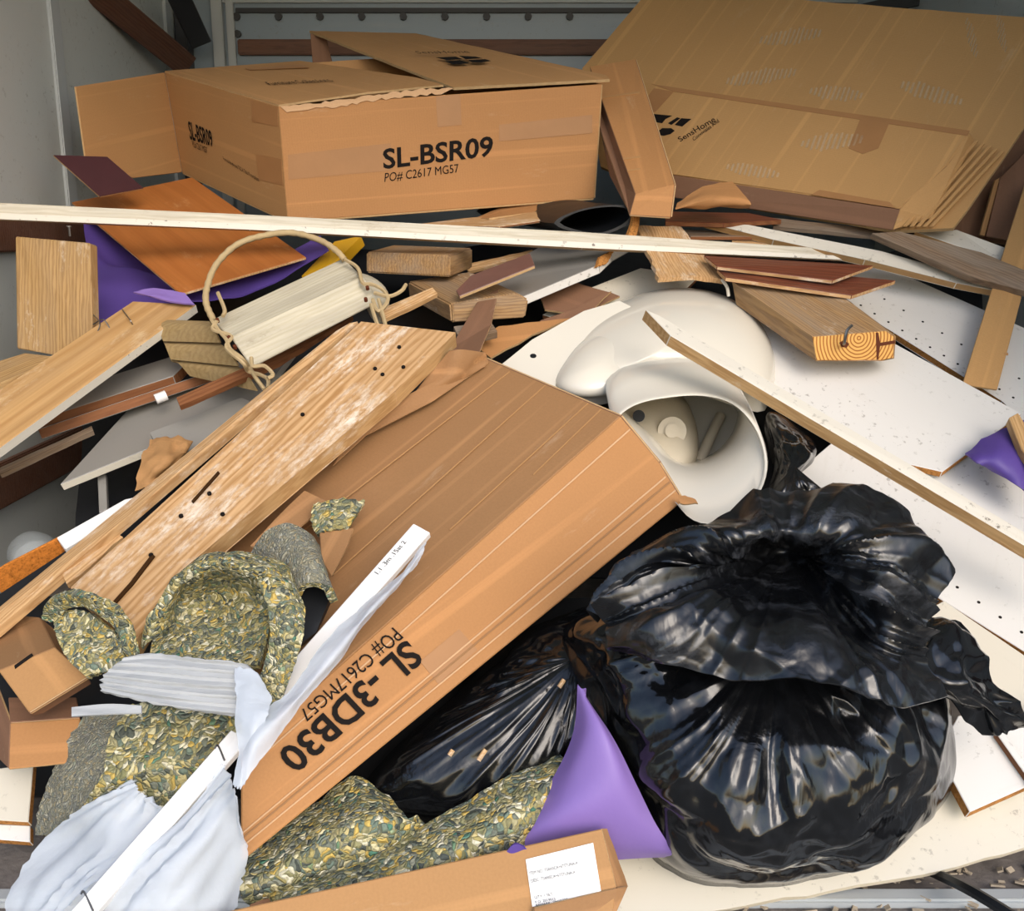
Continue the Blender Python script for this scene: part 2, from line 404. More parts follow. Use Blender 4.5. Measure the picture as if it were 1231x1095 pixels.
m_deck = plain('dirty_deck', '#77706a', .8, .2, .5, 30, .8, 0, .004, 60); m_ceil = plain('translucent_roof', '#b4b6b2', .6, .2); m_ground = plain('asphalt', '#77756f', .9, .2, .25, 3, .4)
def translucent_roof():
    b = MB('translucent_fibreglass', .6, .2); m = b.col(lin('#cfd2cc'))
    t = b.t.nodes.new('ShaderNodeBsdfTranslucent'); t.inputs[0].default_value = lin('#e4ece6')
    x = b.t.nodes.new('ShaderNodeMixShader'); x.inputs[0].default_value = .30
    b.t.links.new(b.b.outputs[0], x.inputs[1]); b.t.links.new(t.outputs[0], x.inputs[2])
    b.t.links.new(x.outputs[0], b.t.nodes['Material Output'].inputs[0]); return m
m_ceil = translucent_roof()
m_grit = plain('grit', '#a89a85', .9, .1, .5, 90)

# ------------------------------------------------------------------ the truck body
def box(name, lo, hi, mat, parent=None, bevel=0.0):
    bm = bmesh.new(); bmesh.ops.create_cube(bm, size=1)
    c = (Vector(lo) + Vector(hi)) / 2; d = Vector(hi) - Vector(lo)
    for v in bm.verts: v.co = Vector((v.co.x * d.x, v.co.y * d.y, v.co.z * d.z))
    if bevel: bmesh.ops.bevel(bm, geom=bm.edges[:], offset=bevel, segments=2, affect='EDGES')
    me = bpy.data.meshes.new(name); bm.to_mesh(me); bm.free()
    return link(name, me, parent, [mat], Matrix.Translation(c))
def struct(o): o['kind'] = 'structure'; return o
XL, XR, YB, YF, ZT = -1.26, 1.44, 4.0, 1.12, 2.35
struct(box('floor', (XL, YF, -.06), (XR, YB, -.012), m_deck))
fl = bpy.data.objects['floor']; fl['label'] = 'dirty deck of the truck bed with a metal sill'
WORLD['floor'] = fl.matrix_basis.copy()
for k, y in enumerate((1.135, 1.185, 1.245)):
    box('sill_rib', (XL, y, -.012), (XR, y + (.03 if k else .035), .004 if k != 1 else -.002), m_post, fl, .004)
struct(box('ground', (-14, -16, -.95), (14, 9, -.90), m_ground))
wl = struct(box('wall_left', (XL - .05, YF, -.012), (XL, YB, ZT), m_wall)); WORLD['wall_left'] = wl.matrix_basis.copy()
wr = struct(box('wall_right', (XR, YF, -.012), (XR + .05, YB, ZT), m_wall)); WORLD['wall_right'] = wr.matrix_basis.copy()
wb = struct(box('wall_back', (XL - .05, YB, -.012), (XR + .05, YB + .05, ZT), m_wallback)); WORLD['wall_back'] = wb.matrix_basis.copy()
struct(box('ceiling', (XL - .05, YF, ZT), (XR + .05, YB + .05, ZT + .04), m_ceil))
def wallz(v, y): return P(615, v, y).z
for z in (.34, .95):                                   # wooden rub rails along the left wall
    box('rub_rail', (XL, YF + .05, z - .055), (XL + .02, YB - .1, z + .055), m_rail, wl, .004)
    box('rub_rail', (XR - .02, YF + .05, z - .055), (XR, YB - .1, z + .055), m_rail, wr, .004)
for y in (1.9, 2.9, 3.85):
    box('wall_post', (XL, y - .03, .0), (XL + .012, y + .03, ZT - .02), m_post, wl, .003)
# back wall: riveted panel, brown rail, corner posts
zb = lambda v: wallz(v, YB)
box('rub_rail', (P(287, 55, YB).x, YB - .02, zb(67)), (1.2, YB, zb(48)), m_rail, wb, .004)
box('panel_seam', (P(283, 0, YB).x, YB - .012, zb(16)), (1.3, YB, zb(10)), m_darksteel, wb, .002)
box('panel_seam', (P(262, 0, YB).x, YB - .012, zb(4)), (1.3, YB, zb(1)), m_post, wb, .002)
box('corner_post', (P(255, 0, YB).x, YB - .03, 0), (P(268, 0, YB).x, YB, ZT - .02), m_post, wb, .003)
box('corner_post', (P(272, 0, YB).x, YB - .02, 0), (P(281, 0, YB).x, YB, ZT - .02), m_post, wb, .003)
box('corner_post', (XL + .004, YB - .07, 0), (XL + .05, YB - .004, ZT - .02), m_darksteel, wb, .003)
rv = None
for u in list(range(285, 730, 50)) + [286]:
    v_ = 20 if u != 286 else 41
    c = P(u, v_, YB - .004)
    o = tube('rivet', [c, c + Vector((0, -.010, 0))], .014, m_darksteel, wb, 8)
# dark bars leaning in the left corner, one at the top right
def bar(name, a, b, wd, th, mat, label, cat, group=None):
    d = (b - a).normalized(); s = d.cross((CAM - a).normalized()).normalized() * wd / 2
    return lab(slab(name, [a - s, a + s, b + s, b - s], th, mat, None, None, 0, .02, .003), label, cat, group)
bar('wooden_bar', P(112, -14, 3.15), P(228, 82, 3.75), .085, .04, m_rail, 'dark wooden bar leaning diagonally against the left truck wall', 'bar')
bar('steel_bar', P(212, -10, 3.5), P(243, 55, 3.85), .075, .03, m_darksteel, 'short black steel bar in the back corner of the truck', 'bar')
bar('steel_bar', P(1035, 14, 3.75), P(1130, -8, 3.75), .05, .03, m_darksteel, 'dark bar peeking over the leaning cardboard at the top', 'bar')

# ------------------------------------------------------------------ added black under-layer standing in for shade in the gaps
def buried(name, pts, label, cat, mat, th=.006, side=None): return lab(slab(name, pts, th, mat, side, None, .006, .05), label, cat)
exec_later = []
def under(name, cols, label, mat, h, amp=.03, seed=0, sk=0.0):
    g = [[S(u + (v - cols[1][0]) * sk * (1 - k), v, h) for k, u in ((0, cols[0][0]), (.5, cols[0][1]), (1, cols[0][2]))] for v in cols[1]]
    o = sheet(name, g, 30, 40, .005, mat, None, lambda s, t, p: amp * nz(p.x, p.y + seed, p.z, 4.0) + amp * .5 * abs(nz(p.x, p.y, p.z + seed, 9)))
    return lab(o, label, 'shade sheet')
under('gap_shade_sheet', ([110, 350, 660], [300, 400, 560, 720]), 'added black sheet as gap shade under the basket and the pine planks', m_rubber, -.16, .03, 1, -.05)
under('gap_shade_sheet', ([665, 950, 1180], [300, 400, 560, 700]), 'added black sheet as gap shade under the toilet and laminate planks', m_rubber, -.24, .03, 5)
under('gap_shade_sheet', ([-120, 300, 760], [720, 800, 880, 960]), 'added black sheet as gap shade beneath the long carton and padding', m_rubber, -.05, .012, 9)
# ------------------------------------------------------------------ carton SL-BSR09 (upper left)
def carton_A():
    fl_, fr = 2.62, 2.70
    TL, TR, BR, BL = P(335, 128, fl_), P(723, 101, fr), P(714, 238, fr), P(346, 266, fl_)
    bTL, bBL = P(198, 87, 3.08), P(219, 207, 3.05)
    dv = (bTL - TL); bTR, bBR = TR + dv * 1.0, BR + dv
    t = thing('carton', 'large open carton printed SL-BSR09 on top of the heap', 'carton', (BL + BR + bBL + bBR) / 4)
    fp = slab('front_panel', [TL, TR, BR, BL], .006, m_card_or, m_edge_card, t)
    sp = slab('side_panel', [bTL, TL, BL, bBL], .006, m_card, m_edge_card, t)
    slab('side_panel', [TR, bTR, bBR, BR], .006, m_card, m_edge_card, t)
    slab('back_panel', [bTR, bTL, bBL, bBR], .006, m_card, m_edge_card, t)
    slab('bottom_panel', [BL, BR, bBR, bBL], .006, m_card, m_edge_card, t)
    up = Vector((0, 0, 1))
    # left top flap, nearly closed
    fA = [TL + up * .004, P(440, 113, 2.64) + up * .004, P(533, 102, 2.74), P(500, 93, 2.82), P(360, 73, 3.12), bTL + up * .004]
    tf = slab('top_flap', fA, .005, m_card, m_edge_card, t, .002, .03)
    # right top flap, hinged on the right edge, its free edge raised
    hA, hB = TR + Vector((.02, -.01, .012)), P(500, 40, 3.42)
    rf = slab('top_flap', [P(545, 105, 2.72), P(733, 95, 2.69), P(728, 90, 2.72), hB, P(372, 37, 3.35)], .007, m_card, m_edge_card, t, .0015, .03)
    slab('inner_flap', [P(373, 40, 3.33), P(392, 46, 3.33), P(402, 84, 3.3), P(376, 80, 3.3)], .005, m_card_dk, m_edge_card, t)
    # opened end flap at the left
    slab('end_flap', [bTL, bBL] + Plane(bTL, bBL, P(91, 104, 2.70)).pts([(160, 214), (103, 190), (91, 104)]), .006, m_card, m_edge_card, t)
    pf, ps = Plane(TL, TR, BL), Plane(bTL, TL, BL)
    text('printed_text', 'SL-BSR09', pf.pts([(461, 204), (592, 188), (593, 163), (460, 179)]), m_ink, fp, pf.n, .022)
    text('printed_text', 'PO# C2617 MG57', pf.pts([(462, 220), (552, 208), (551, 197), (463, 208)]), m_ink, fp, pf.n)
    text('printed_text', 'SL-BSR09', ps.pts([(229, 168), (257, 177), (254, 157), (226, 145)]), m_ink, sp, ps.n, .02)
    text('printed_text', 'PO# C2617 MG57', ps.pts([(233, 178), (250, 185), (249, 177), (231, 169)]), m_ink, sp, ps.n)
    text('printed_text', 'Formaldehyde and TSCA Title VI compliant', ps.pts([(270, 194), (312, 220), (311, 213), (268, 188)]), m_ink, sp, ps.n)
    for q in ([(524, 116), (553, 113), (555, 150), (526, 153)], [(346, 186), (470, 172), (470, 205), (347, 216)], [(600, 150), (712, 138), (712, 160), (600, 170)]):
        slab('tape', pf.pts(q, .0008), .0006, m_tape, None, fp, 0, .02, 0)
    for q in ([(301, 119), (333, 129), (334, 152), (303, 146)], [(307, 185), (338, 191), (340, 223), (311, 216)]):
        slab('tape', ps.pts(q, .0008), .0006, m_tape, None, sp, 0, .02, 0)
    slab('torn_tape', pf.pts([(337, 128), (420, 119), (500, 108), (545, 106), (535, 111), (470, 118), (410, 127), (345, 135)], .003), .001, m_card_lt, None, fp, .004, .012, 0)
    pr = Plane(P(545, 105, 2.72), P(733, 95, 2.69), P(372, 37, 3.35))
    for q in ([(524, 69), (548, 68), (556, 71), (537, 72)], [(552, 67), (572, 68), (580, 70), (560, 71)], [(535, 74), (553, 72), (565, 76), (545, 77)], [(563, 72), (583, 71), (590, 73), (578, 75), (568, 75)]):
        slab('printed_logo', pr.pts(q, .001), .0006, m_ink, None, rf, 0, .02, 0)
    text('printed_text', 'SensHome', pr.pts([(502, 65), (566, 64), (560, 61), (498, 62)]), m_ink, rf, pr.n)
    pt = Plane(TL, P(500, 93, 2.82), bTL)
    text('printed_text', 'Furniture Collections', pt.pts([(325, 103), (402, 98), (390, 95), (318, 99)], .004), m_ink, tf, pt.n)
    slab('tape', pt.pts([(295, 82), (300, 84), (372, 81), (362, 77)], .0035), .0006, m_tape, None, tf, 0, .02, 0)
carton_A()
# ------------------------------------------------------------------ flattened cartons at the back right
def carton_B():
    a, b, c = P(775, 0, 3.40), P(1231, 22, 2.98), P(1145, 274, 2.50)
    pl = Plane(P(770, 4, 3.40), P(1240, 24, 2.82), P(1080, 270, 2.50))
    t = thing('flattened_carton', 'huge worn flattened carton with shoe prints leaning at the back right', 'carton', pl.at(1000, 270))
    main = slab('back_sheet', pl.pts([(700, 82), (782, -14), (1236, 21), (1232, 152), (1205, 192), (1146, 274), (1076, 277), (800, 232), (722, 200)]), .010, m_card_gold, m_edge_card, t, .002, .06, .0012, pl.at(935, 130) - pl.at(860, 240))
    off = .045
    fp = slab('front_layer', pl.pts([(772, 97), (1167, 158), (1140, 196), (1083, 250), (800, 208), (740, 190)], off), off - .004, m_card_gold, m_card_dk, t, 0, .02, .004, pl.at(935, 130) - pl.at(860, 240))
    slab('crushed_end', [pl.at(1166, 160, off), pl.at(1172, 170, .02), pl.at(1120, 262, .014), pl.at(1074, 276, .016), pl.at(1082, 252, off)], .01, m_card_gold, m_edge_card, t)
    for q in range(5):
        k = q * 8
        slab('fold', [pl.at(1172 + k, 168 + q * 3, .028 - q * .004), pl.at(1176 + k, 169 + q * 3, .028 - q * .004), pl.at(1090 + k, 272, .026 - q * .003), pl.at(1085 + k, 272, .026 - q * .003)], .004, m_card_gold, m_card_gold, t, 0, .02, .001)
    slab('lower_edge_panel', [pl.at(800, 209, off), pl.at(1082, 252, off), pl.at(1076, 277, .012), pl.at(800, 236, .012)], .005, m_card_dk, m_edge_card, t)
    lp = Plane(pl.at(800, 209, off), pl.at(1082, 252, off), pl.at(1076, 277, .012))
    text('printed_text', 'Formaldehyde and TSCA Title VI compliant', lp.pts([(856, 238), (1004, 262), (1004, 257), (856, 233)]), m_ink, fp, lp.n)
    for q in ([(783, 101), (1166, 157), (1163, 163), (810, 110)], [(786, 106), (810, 110), (788, 134), (778, 136), (774, 122)], [(1036, 138), (1071, 143), (1056, 178), (1037, 185), (1020, 178)], [(985, 228), (1070, 243), (1076, 250), (975, 234)]):
        slab('tape', pl.pts(q, off + .001), .0006, m_tape, None, fp, 0, .02, 0)
    t2 = pl.at
    text('printed_text', 'SensHome', [t2(818, 171, off), t2(861, 146, off), t2(857, 140, off), t2(814, 166, off)], m_ink, fp, pl.n, .004)
    text('printed_text', 'Conviviales And', [t2(834, 170, off), t2(865, 147, off), t2(862, 143, off), t2(832, 166, off)], m_ink, fp, pl.n)
    for q in ([(780, 142), (786, 137), (808, 139), (800, 143), (796, 148), (784, 146)], [(803, 148), (814, 141), (818, 142), (807, 150)], [(811, 150), (819, 142), (831, 143), (820, 152)], [(784, 151), (788, 152), (789, 157), (786, 158)], [(788, 160), (796, 154), (807, 154), (811, 157), (806, 161), (798, 163), (790, 162)]):
        slab('printed_logo', pl.pts(q, off + .001), .0006, m_ink, None, fp, 0, .02, 0)
    # dusty shoe prints: groups of pale bars
    b_ = MB('dust', .9, .1); b_.b.inputs['Alpha'].default_value = .2; m_dust = b_.col(lin('#d8c6a6'))
    def foot(u, v, du, dv, n, wd, o, par):
        for i in range(n):
            f = i / (n - 1) - .5; s = wd * (1 - (2 * f) ** 2 * .6) * random.uniform(.7, 1)
            cu, cv = u + du * f, v + dv * f
            a1 = (cu - s * .35, cv + s); a2 = (cu + s * .35, cv - s)
            e = (du / n * .27, dv / n * .27)
            slab('shoe_print', pl.pts([(a1[0] - e[0], a1[1] - e[1]), (a1[0] + e[0], a1[1] + e[1]), (a2[0] + e[0], a2[1] + e[1]), (a2[0] - e[0], a2[1] - e[1])], o + .0012), .0005, m_dust, None, par, 0, .02, 0)
    foot(915, 92, 80, -10, 16, 11, 0, main); foot(950, 44, 70, -8, 14, 11, 0, main); foot(1005, 112, 60, 6, 12, 10, 0, main); foot(1120, 112, 70, 20, 13, 11, 0, main)
    foot(1168, 45, 12, 40, 8, 10, 0, main); foot(1204, 40, 10, 38, 8, 10, 0, main); foot(1000, 170, 70, -5, 12, 12, off, fp); foot(905, 205, 60, 10, 12, 8, off, fp)
carton_B()
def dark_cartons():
    t = thing('leaning_carton', 'dark brown carton standing at the right edge behind the strip', 'carton', P(1190, 290, 2.75))
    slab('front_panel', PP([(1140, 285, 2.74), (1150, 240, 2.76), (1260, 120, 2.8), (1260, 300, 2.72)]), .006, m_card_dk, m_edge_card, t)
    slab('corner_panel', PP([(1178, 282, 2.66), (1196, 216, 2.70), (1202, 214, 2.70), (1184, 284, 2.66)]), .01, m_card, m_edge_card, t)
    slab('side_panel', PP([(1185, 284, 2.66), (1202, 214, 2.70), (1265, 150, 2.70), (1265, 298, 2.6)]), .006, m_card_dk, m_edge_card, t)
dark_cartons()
def narrow_box():
    a, b, c, d = P(709, 80, 2.95), P(764, 71, 2.98), P(811, 222, 2.42), P(764, 233, 2.42)
    e, f, g = P(806, 261, 2.40), P(757, 258, 2.40), P(712, 105, 2.93)
    t = thing('narrow_carton', 'tall narrow brown carton leaning between the two big cartons', 'carton', (e + f) / 2)
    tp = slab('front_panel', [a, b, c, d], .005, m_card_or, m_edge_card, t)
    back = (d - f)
    slab('side_panel', [a, d, f, P(733, 212, 2.62), P(716, 130, 2.86)], .005, m_card_dk, m_edge_card, t)  # side away from the light, its shade put into darker cardboard
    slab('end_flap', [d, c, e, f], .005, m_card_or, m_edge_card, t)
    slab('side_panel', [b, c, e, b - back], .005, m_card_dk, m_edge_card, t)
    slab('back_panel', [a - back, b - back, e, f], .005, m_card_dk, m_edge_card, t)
    pl = Plane(a, b, d)
    slab('hand_slot', pl.pts([(777, 223), (794, 221), (793, 224), (777, 226)], .001), .0008, m_ink, None, tp, 0, .02, 0)
    for y0 in (112, 186, 200):
        x0 = 709 + (y0 - 80) * .36
        slab('crease', pl.pts([(x0 + 2, y0 + 4), (x0 + 50, y0 - 3), (x0 + 50, y0), (x0 + 2, y0 + 6)], .002), .002, m_card, None, tp, 0, .02, 0)
narrow_box()
def flap_tri():
    lab(sheet('cardboard_scrap', [[P(814, 244, 2.46), P(845, 224, 2.5), P(880, 218, 2.52)], [P(812, 250, 2.44), P(858, 240, 2.42), P(902, 243, 2.44)], [P(812, 252, 2.45), P(856, 250, 2.44), P(900, 250, 2.46)]], 8, 10, .004, m_card_or, None, lambda s, t, p: .006 * nz(s * 4, t * 4, 1)), 'crumpled triangular cardboard scrap beside the narrow carton', 'cardboard')
flap_tri()
# ------------------------------------------------------------------ boards across the heap
def wboard(name, pts, th, mat, side, label, cat='board', **k): return lab(slab(name, pts, th, mat, side, None, **k), label, cat)
wboard('white_trim', PP([(-14, 243, 2.30), (300, 258, 2.34), (700, 279, 2.40), (1042, 302, 2.47), (1050, 313, 2.46), (700, 298, 2.39), (300, 275, 2.33), (-14, 262, 2.29)]), .018, m_paintold, m_trim, 'very long chipped white trim board lying right across the heap', 'trim board')
slab('lip', PP([(-14, 255, 2.284), (300, 269, 2.324), (700, 291, 2.384), (1046, 309, 2.455), (1050, 314, 2.452), (700, 298, 2.38), (300, 276, 2.32), (-14, 263, 2.28)]), .012, m_paint, m_trim, bpy.data.objects['white_trim'])
wboard('white_trim', PP([(848, 267, 2.52), (900, 270, 2.52), (1060, 302, 2.44), (1160, 330, 2.40), (1200, 350, 2.36), (1150, 340, 2.38), (1040, 312, 2.42), (930, 288, 2.48)]), .02, m_paint, m_trim, 'white topped wooden strip crossing below the big flattened carton', 'trim board')
wboard('wooden_board', PP([(1048, 280, 2.42), (1082, 278, 2.43), (1180, 303, 2.38), (1245, 330, 2.32), (1245, 353, 2.30), (1165, 332, 2.34)]), .022, m_greywood, m_greywood, 'dark reddish weathered board at the right edge of the heap', 'board')
wboard('pale_lath', PP([(1100, 278, 2.52), (1150, 276, 2.54), (1215, 300, 2.48), (1205, 314, 2.46)]), .015, m_paint, m_trim, 'pale greenish slat under the big flattened carton at right', 'slat')
def strip_H():
    t = thing('cardboard_strip', 'long folded cardboard strip hanging down at the right edge', 'cardboard', P(1178, 465, 2.1))
    q = [P(1234, 215, 2.62), P(1264, 221, 2.60), P(1199, 468, 2.13), P(1157, 462, 2.13)]
    slab('strip', q, .006, m_card_gold, m_edge_card, t)
    pl = Plane(*q[:3])
    slab('crease', pl.pts([(1262, 185), (1266, 186), (1187, 466), (1184, 466)], .001), .001, m_card_dk, None, t, 0, .02, 0)
    slab('crease', pl.pts([(1172, 420), (1212, 424), (1212, 427), (1171, 423)], .001), .001, m_card, None, t, 0, .02, 0)
strip_H()
wboard('laminate_plank', PP([(846, 307, 2.36), (1050, 319, 2.34), (1001, 337, 2.25), (862, 320, 2.28)]), .009, m_redwood, m_splinter, 'glossy dark red laminate plank, upper of the two by the toilet', 'plank')
wboard('laminate_plank', PP([(862, 323, 2.32), (1000, 330, 2.34), (1077, 337, 2.30), (1024, 355, 2.22), (872, 333, 2.24)]), .010, m_redwood, m_splinter, 'red laminate plank with pale edge lying on the nailed lumber', 'plank')
wboard('thin_board', PP([(800, 254, 2.62), (900, 256, 2.62), (940, 264, 2.55), (870, 268, 2.5), (800, 266, 2.52)]), .012, m_redwood, m_hard, 'dark reddish thin board under the narrow carton', 'board')
wboard('thin_board', PP([(820, 276, 2.56), (880, 278, 2.56), (905, 284, 2.5), (830, 284, 2.5)]), .01, m_greywood, m_hard, 'grey thin board in the dark gap behind the white trim', 'board')
def lumber_J():
    t = thing('lumber', 'stout weathered lumber with ringed end grain and a bent nail', 'lumber', P(1000, 430, 2.2))
    e = [P(976, 404, 2.08), P(1066, 397, 2.10), P(1077, 404, 2.12), P(1075, 431, 2.12), P(1060, 434, 2.09), P(981, 434, 2.08)]
    d = P(880, 338, 2.28) - e[0]
    m, flip = frame_of(e, d.cross(Vector((0, 0, 1))))
    back = [p + d * (1.0 if i < 2 else 1.0) for i, p in enumerate(e)]
    back[1] = P(985, 335, 2.32); back[2] = P(992, 340, 2.32); back[3] = back[2] - Vector((0, 0, .07)); back[4] = back[3] - Vector((.02, 0, .01))
    # body mesh with the grain along its length
    ax = d.normalized(); zz = (e[0] - e[5]).normalized(); zz = (zz - ax * zz.dot(ax)).normalized(); yy = zz.cross(ax)
    mm = Matrix((ax, yy, zz)).transposed().to_4x4(); mm.translation = (e[0] + back[3]) / 2; iv = mm.inverted()
    n = 6; vs2 = [iv @ p for p in e] + [iv @ p for p in back]
    me = bpy.data.meshes.new('beam'); me.from_pydata([tuple(v) for v in vs2], [], [tuple(range(n)), tuple(range(n, 2 * n))[::-1]] + [(i, i + n, (i + 1) % n + n, (i + 1) % n) for i in range(n)])
    bm = bmesh.new(); bm.from_mesh(me); bmesh.ops.recalc_face_normals(bm, faces=bm.faces[:]); bm.to_mesh(me); bm.free()
    beam = link('beam', me, t, [m_two], mm)
    pl = Plane(e[0], e[1], e[5])
    slab('end_grain', pl.pts([(977, 405), (1065, 398), (1075, 405), (1074, 430), (1060, 433), (982, 433)], .002), .003, m_end, None, t)
    tube('nail', [pl.at(1014, 414, .0), pl.at(1015, 412, .03), pl.at(1018, 398, .035), pl.at(1024, 391, .03)], .0032, m_nail, t, 6)
    slab('rust_stain', pl.pts([(1009, 412), (1014, 409), (1021, 413), (1018, 418), (1012, 417)], .003), .001, m_rust, None, t, 0, .02, 0)
    slab('crack', pl.pts([(1053, 400), (1056, 400), (1058, 412), (1076, 409), (1076, 413), (1058, 416), (1056, 432), (1054, 432)], .0028), .0008, m_rust, None, t, 0, .02, 0)
m_end = endgrain()
lumber_J()
# white panels on the right
def panel(name, pts, h, label, mat=None, side=None, holes=(), th=.017, extra=None):
    q = SS(pts, h); o = slab(name, q, th, mat or m_mel, side or m_part)
    lab(o, label, 'panel')
    pl = Plane(q[0], q[1], q[2])
    for (u0, v0, u1, v1, n) in holes:
        for i in range(n):
            f = i / max(1, n - 1); c = pl.at(u0 + (u1 - u0) * f, v0 + (v1 - v0) * f)
            x = Vector((1, 0, 0)); y = pl.n.cross(x).normalized()
            pts_ = [c + (x * math.cos(a) + y * math.sin(a)) * .0032 + pl.n * .0007 for a in (k * math.pi / 3 for k in range(6))]
            slab('pin_hole', pts_, .0006, m_ink, None, o, 0, .02, 0)
    return o
panel('white_shelf', [(885, 330), (1060, 318), (1245, 400), (1245, 520), (1205, 482), (1075, 400), (985, 345)], -.03, 'glossy white shelf side panel with a row of pin holes under the lumber', None, None, [(1018, 357, 1218, 478, 13), (1040, 346, 1225, 455, 9)])
panel('white_shelf', [(890, 392), (955, 346), (1228, 497), (1133, 567), (1085, 556), (905, 470)], .03, 'scuffed white panel beneath the nailed lumber with a brown right edge', m_mel, m_part)
panel('white_shelf', [(953, 572), (1000, 532), (1140, 530), (1310, 640), (1310, 832), (1126, 717)], .0, 'white shelf panel with particle board edge beside the black bag hood', m_mel, m_part, [(1125, 688, 1228, 760, 5), (1150, 600, 1228, 640, 4)], .022)
wboard('painted_board', [S(776, 372, .275), S(792, 379, .275), S(1300, 680, .135), S(1300, 696, .135), S(806, 403, .275)], .026, m_paint, m_pine2, 'long board with flaking white paint slanting over the toilet', 'board')
lab(sheet('purple_scrap', [[S(1160, 545, .07), S(1195, 520, .07), S(1245, 500, .05)], [S(1175, 556, .09), S(1205, 545, .1), S(1245, 545, .08)], [S(1185, 562, .07), S(1225, 585, .08), S(1250, 600, .07)]], 10, 10, .004, m_purple_shade, None, lambda s, t, p: .006 * nz(s * 5, t * 3, 4)), 'small purple underlay scrap between white panels at right edge', 'underlay')
wboard('wood_chip', SS([(1213, 502), (1224, 496), (1246, 530), (1246, 565), (1228, 540)], .11), .02, m_pine2, None, 'short raw wood piece over the purple scrap at right edge', 'wood piece')

# ------------------------------------------------------------------ toilet
def toilet():
    t = thing('toilet', 'cream porcelain toilet lying on its side with open hollow base', 'toilet', S(810, 520, .0))
    ol = [(652, 462), (668, 425), (700, 388), (745, 362), (800, 347), (855, 350), (900, 372), (925, 408), (932, 445), (924, 474), (893, 470), (840, 455), (760, 458), (690, 475)]
    blob('bowl', (812, 410), ol, .03, .11, m_porc, t, 72, 20, 2.0, None, .05)
    slab('tank_deck', SS([(596, 440), (640, 408), (700, 372), (745, 359), (770, 372), (700, 420), (665, 470), (640, 470)], .09), .03, m_porc, None, t, 0, .02, .006)
    pl = Plane(S(596, 440, .09), S(640, 408, .09), S(640, 470, .09))
    c = pl.at(641, 428); slab('bolt_hole', [c + (Vector((1, 0, 0)) * math.cos(a) + pl.n.cross(Vector((1, 0, 0))) * math.sin(a)) * .007 + pl.n * .001 for a in (k * math.pi / 5 for k in range(10))], .001, m_rubber, None, t, 0, .02, 0)
    blob('trapway', (722, 436), [(668, 462), (684, 428), (708, 405), (745, 396), (768, 410), (775, 445), (760, 470), (700, 478)], .085, .045, m_porc, t, 48, 12, 2.0, None, .02)
    # hollow foot
    rim = [(752, 545), (738, 506), (760, 484), (802, 474), (848, 472), (886, 484), (912, 514), (923, 552), (917, 585), (897, 612), (865, 628), (832, 624), (800, 590)]
    rr = ring_pts([(u, v, 0) for u, v in rim], 56); cu, cv = 822, 556
    def ring(k, du, dv, h): return [S(cu + (q.x - cu) * k + du, cv + (q.y - cv) * k + dv, h) for q in rr]
    th_ = .955
    rings = [ring(.84, -20, -64, -.10), ring(.90, -18, -60, .085), ring(.95, -14, -44, .135), ring(.985, -7, -22, .158), ring(1.0, 0, 0, .168), ring(.992, 0, 1, .174), ring(.965, 0, 1, .173), ring(.95, -1, 0, .16), ring(.93, -4, -8, .08), ring(.90, -8, -18, -.01), ring(.84, -12, -26, -.11)]
    loft('base_skirt', rings, m_porc, t, False, True, True, False, 60)
    o = blob('outlet_casting', (800, 535), [(735, 480), (790, 462), (822, 478), (838, 515), (838, 552), (822, 572), (785, 585), (735, 575)], -.12, .12, m_porc_in, t, 48, 14, 3.4, None, .02)
    a = S(808, 518, -.004); nrm = (CAM - a).normalized()
    tube('drain_collar', [a, a + nrm * .014], .030, m_porc_in, t, 20); tube('drain_nut', [a + nrm * .010, a + nrm * .022], .015, m_porc_in, t, 14)
    a = S(793, 548, .002); tube('bolt_hole', [a, a + nrm * .008], .014, m_rubber, t, 14)
    a = S(768, 500, .002); tube('bolt_hole', [a, a + nrm * .008], .013, m_rubber, t, 14)
    tube('inner_rib', [S(840, 556, -.08), S(852, 530, -.085), S(866, 500, -.09)], .012, m_porc_in, t, 8)
    tube('inner_rib', [S(822, 580, -.06), S(838, 572, -.065), S(852, 556, -.07)], .010, m_porc_in, t, 8)
toilet()
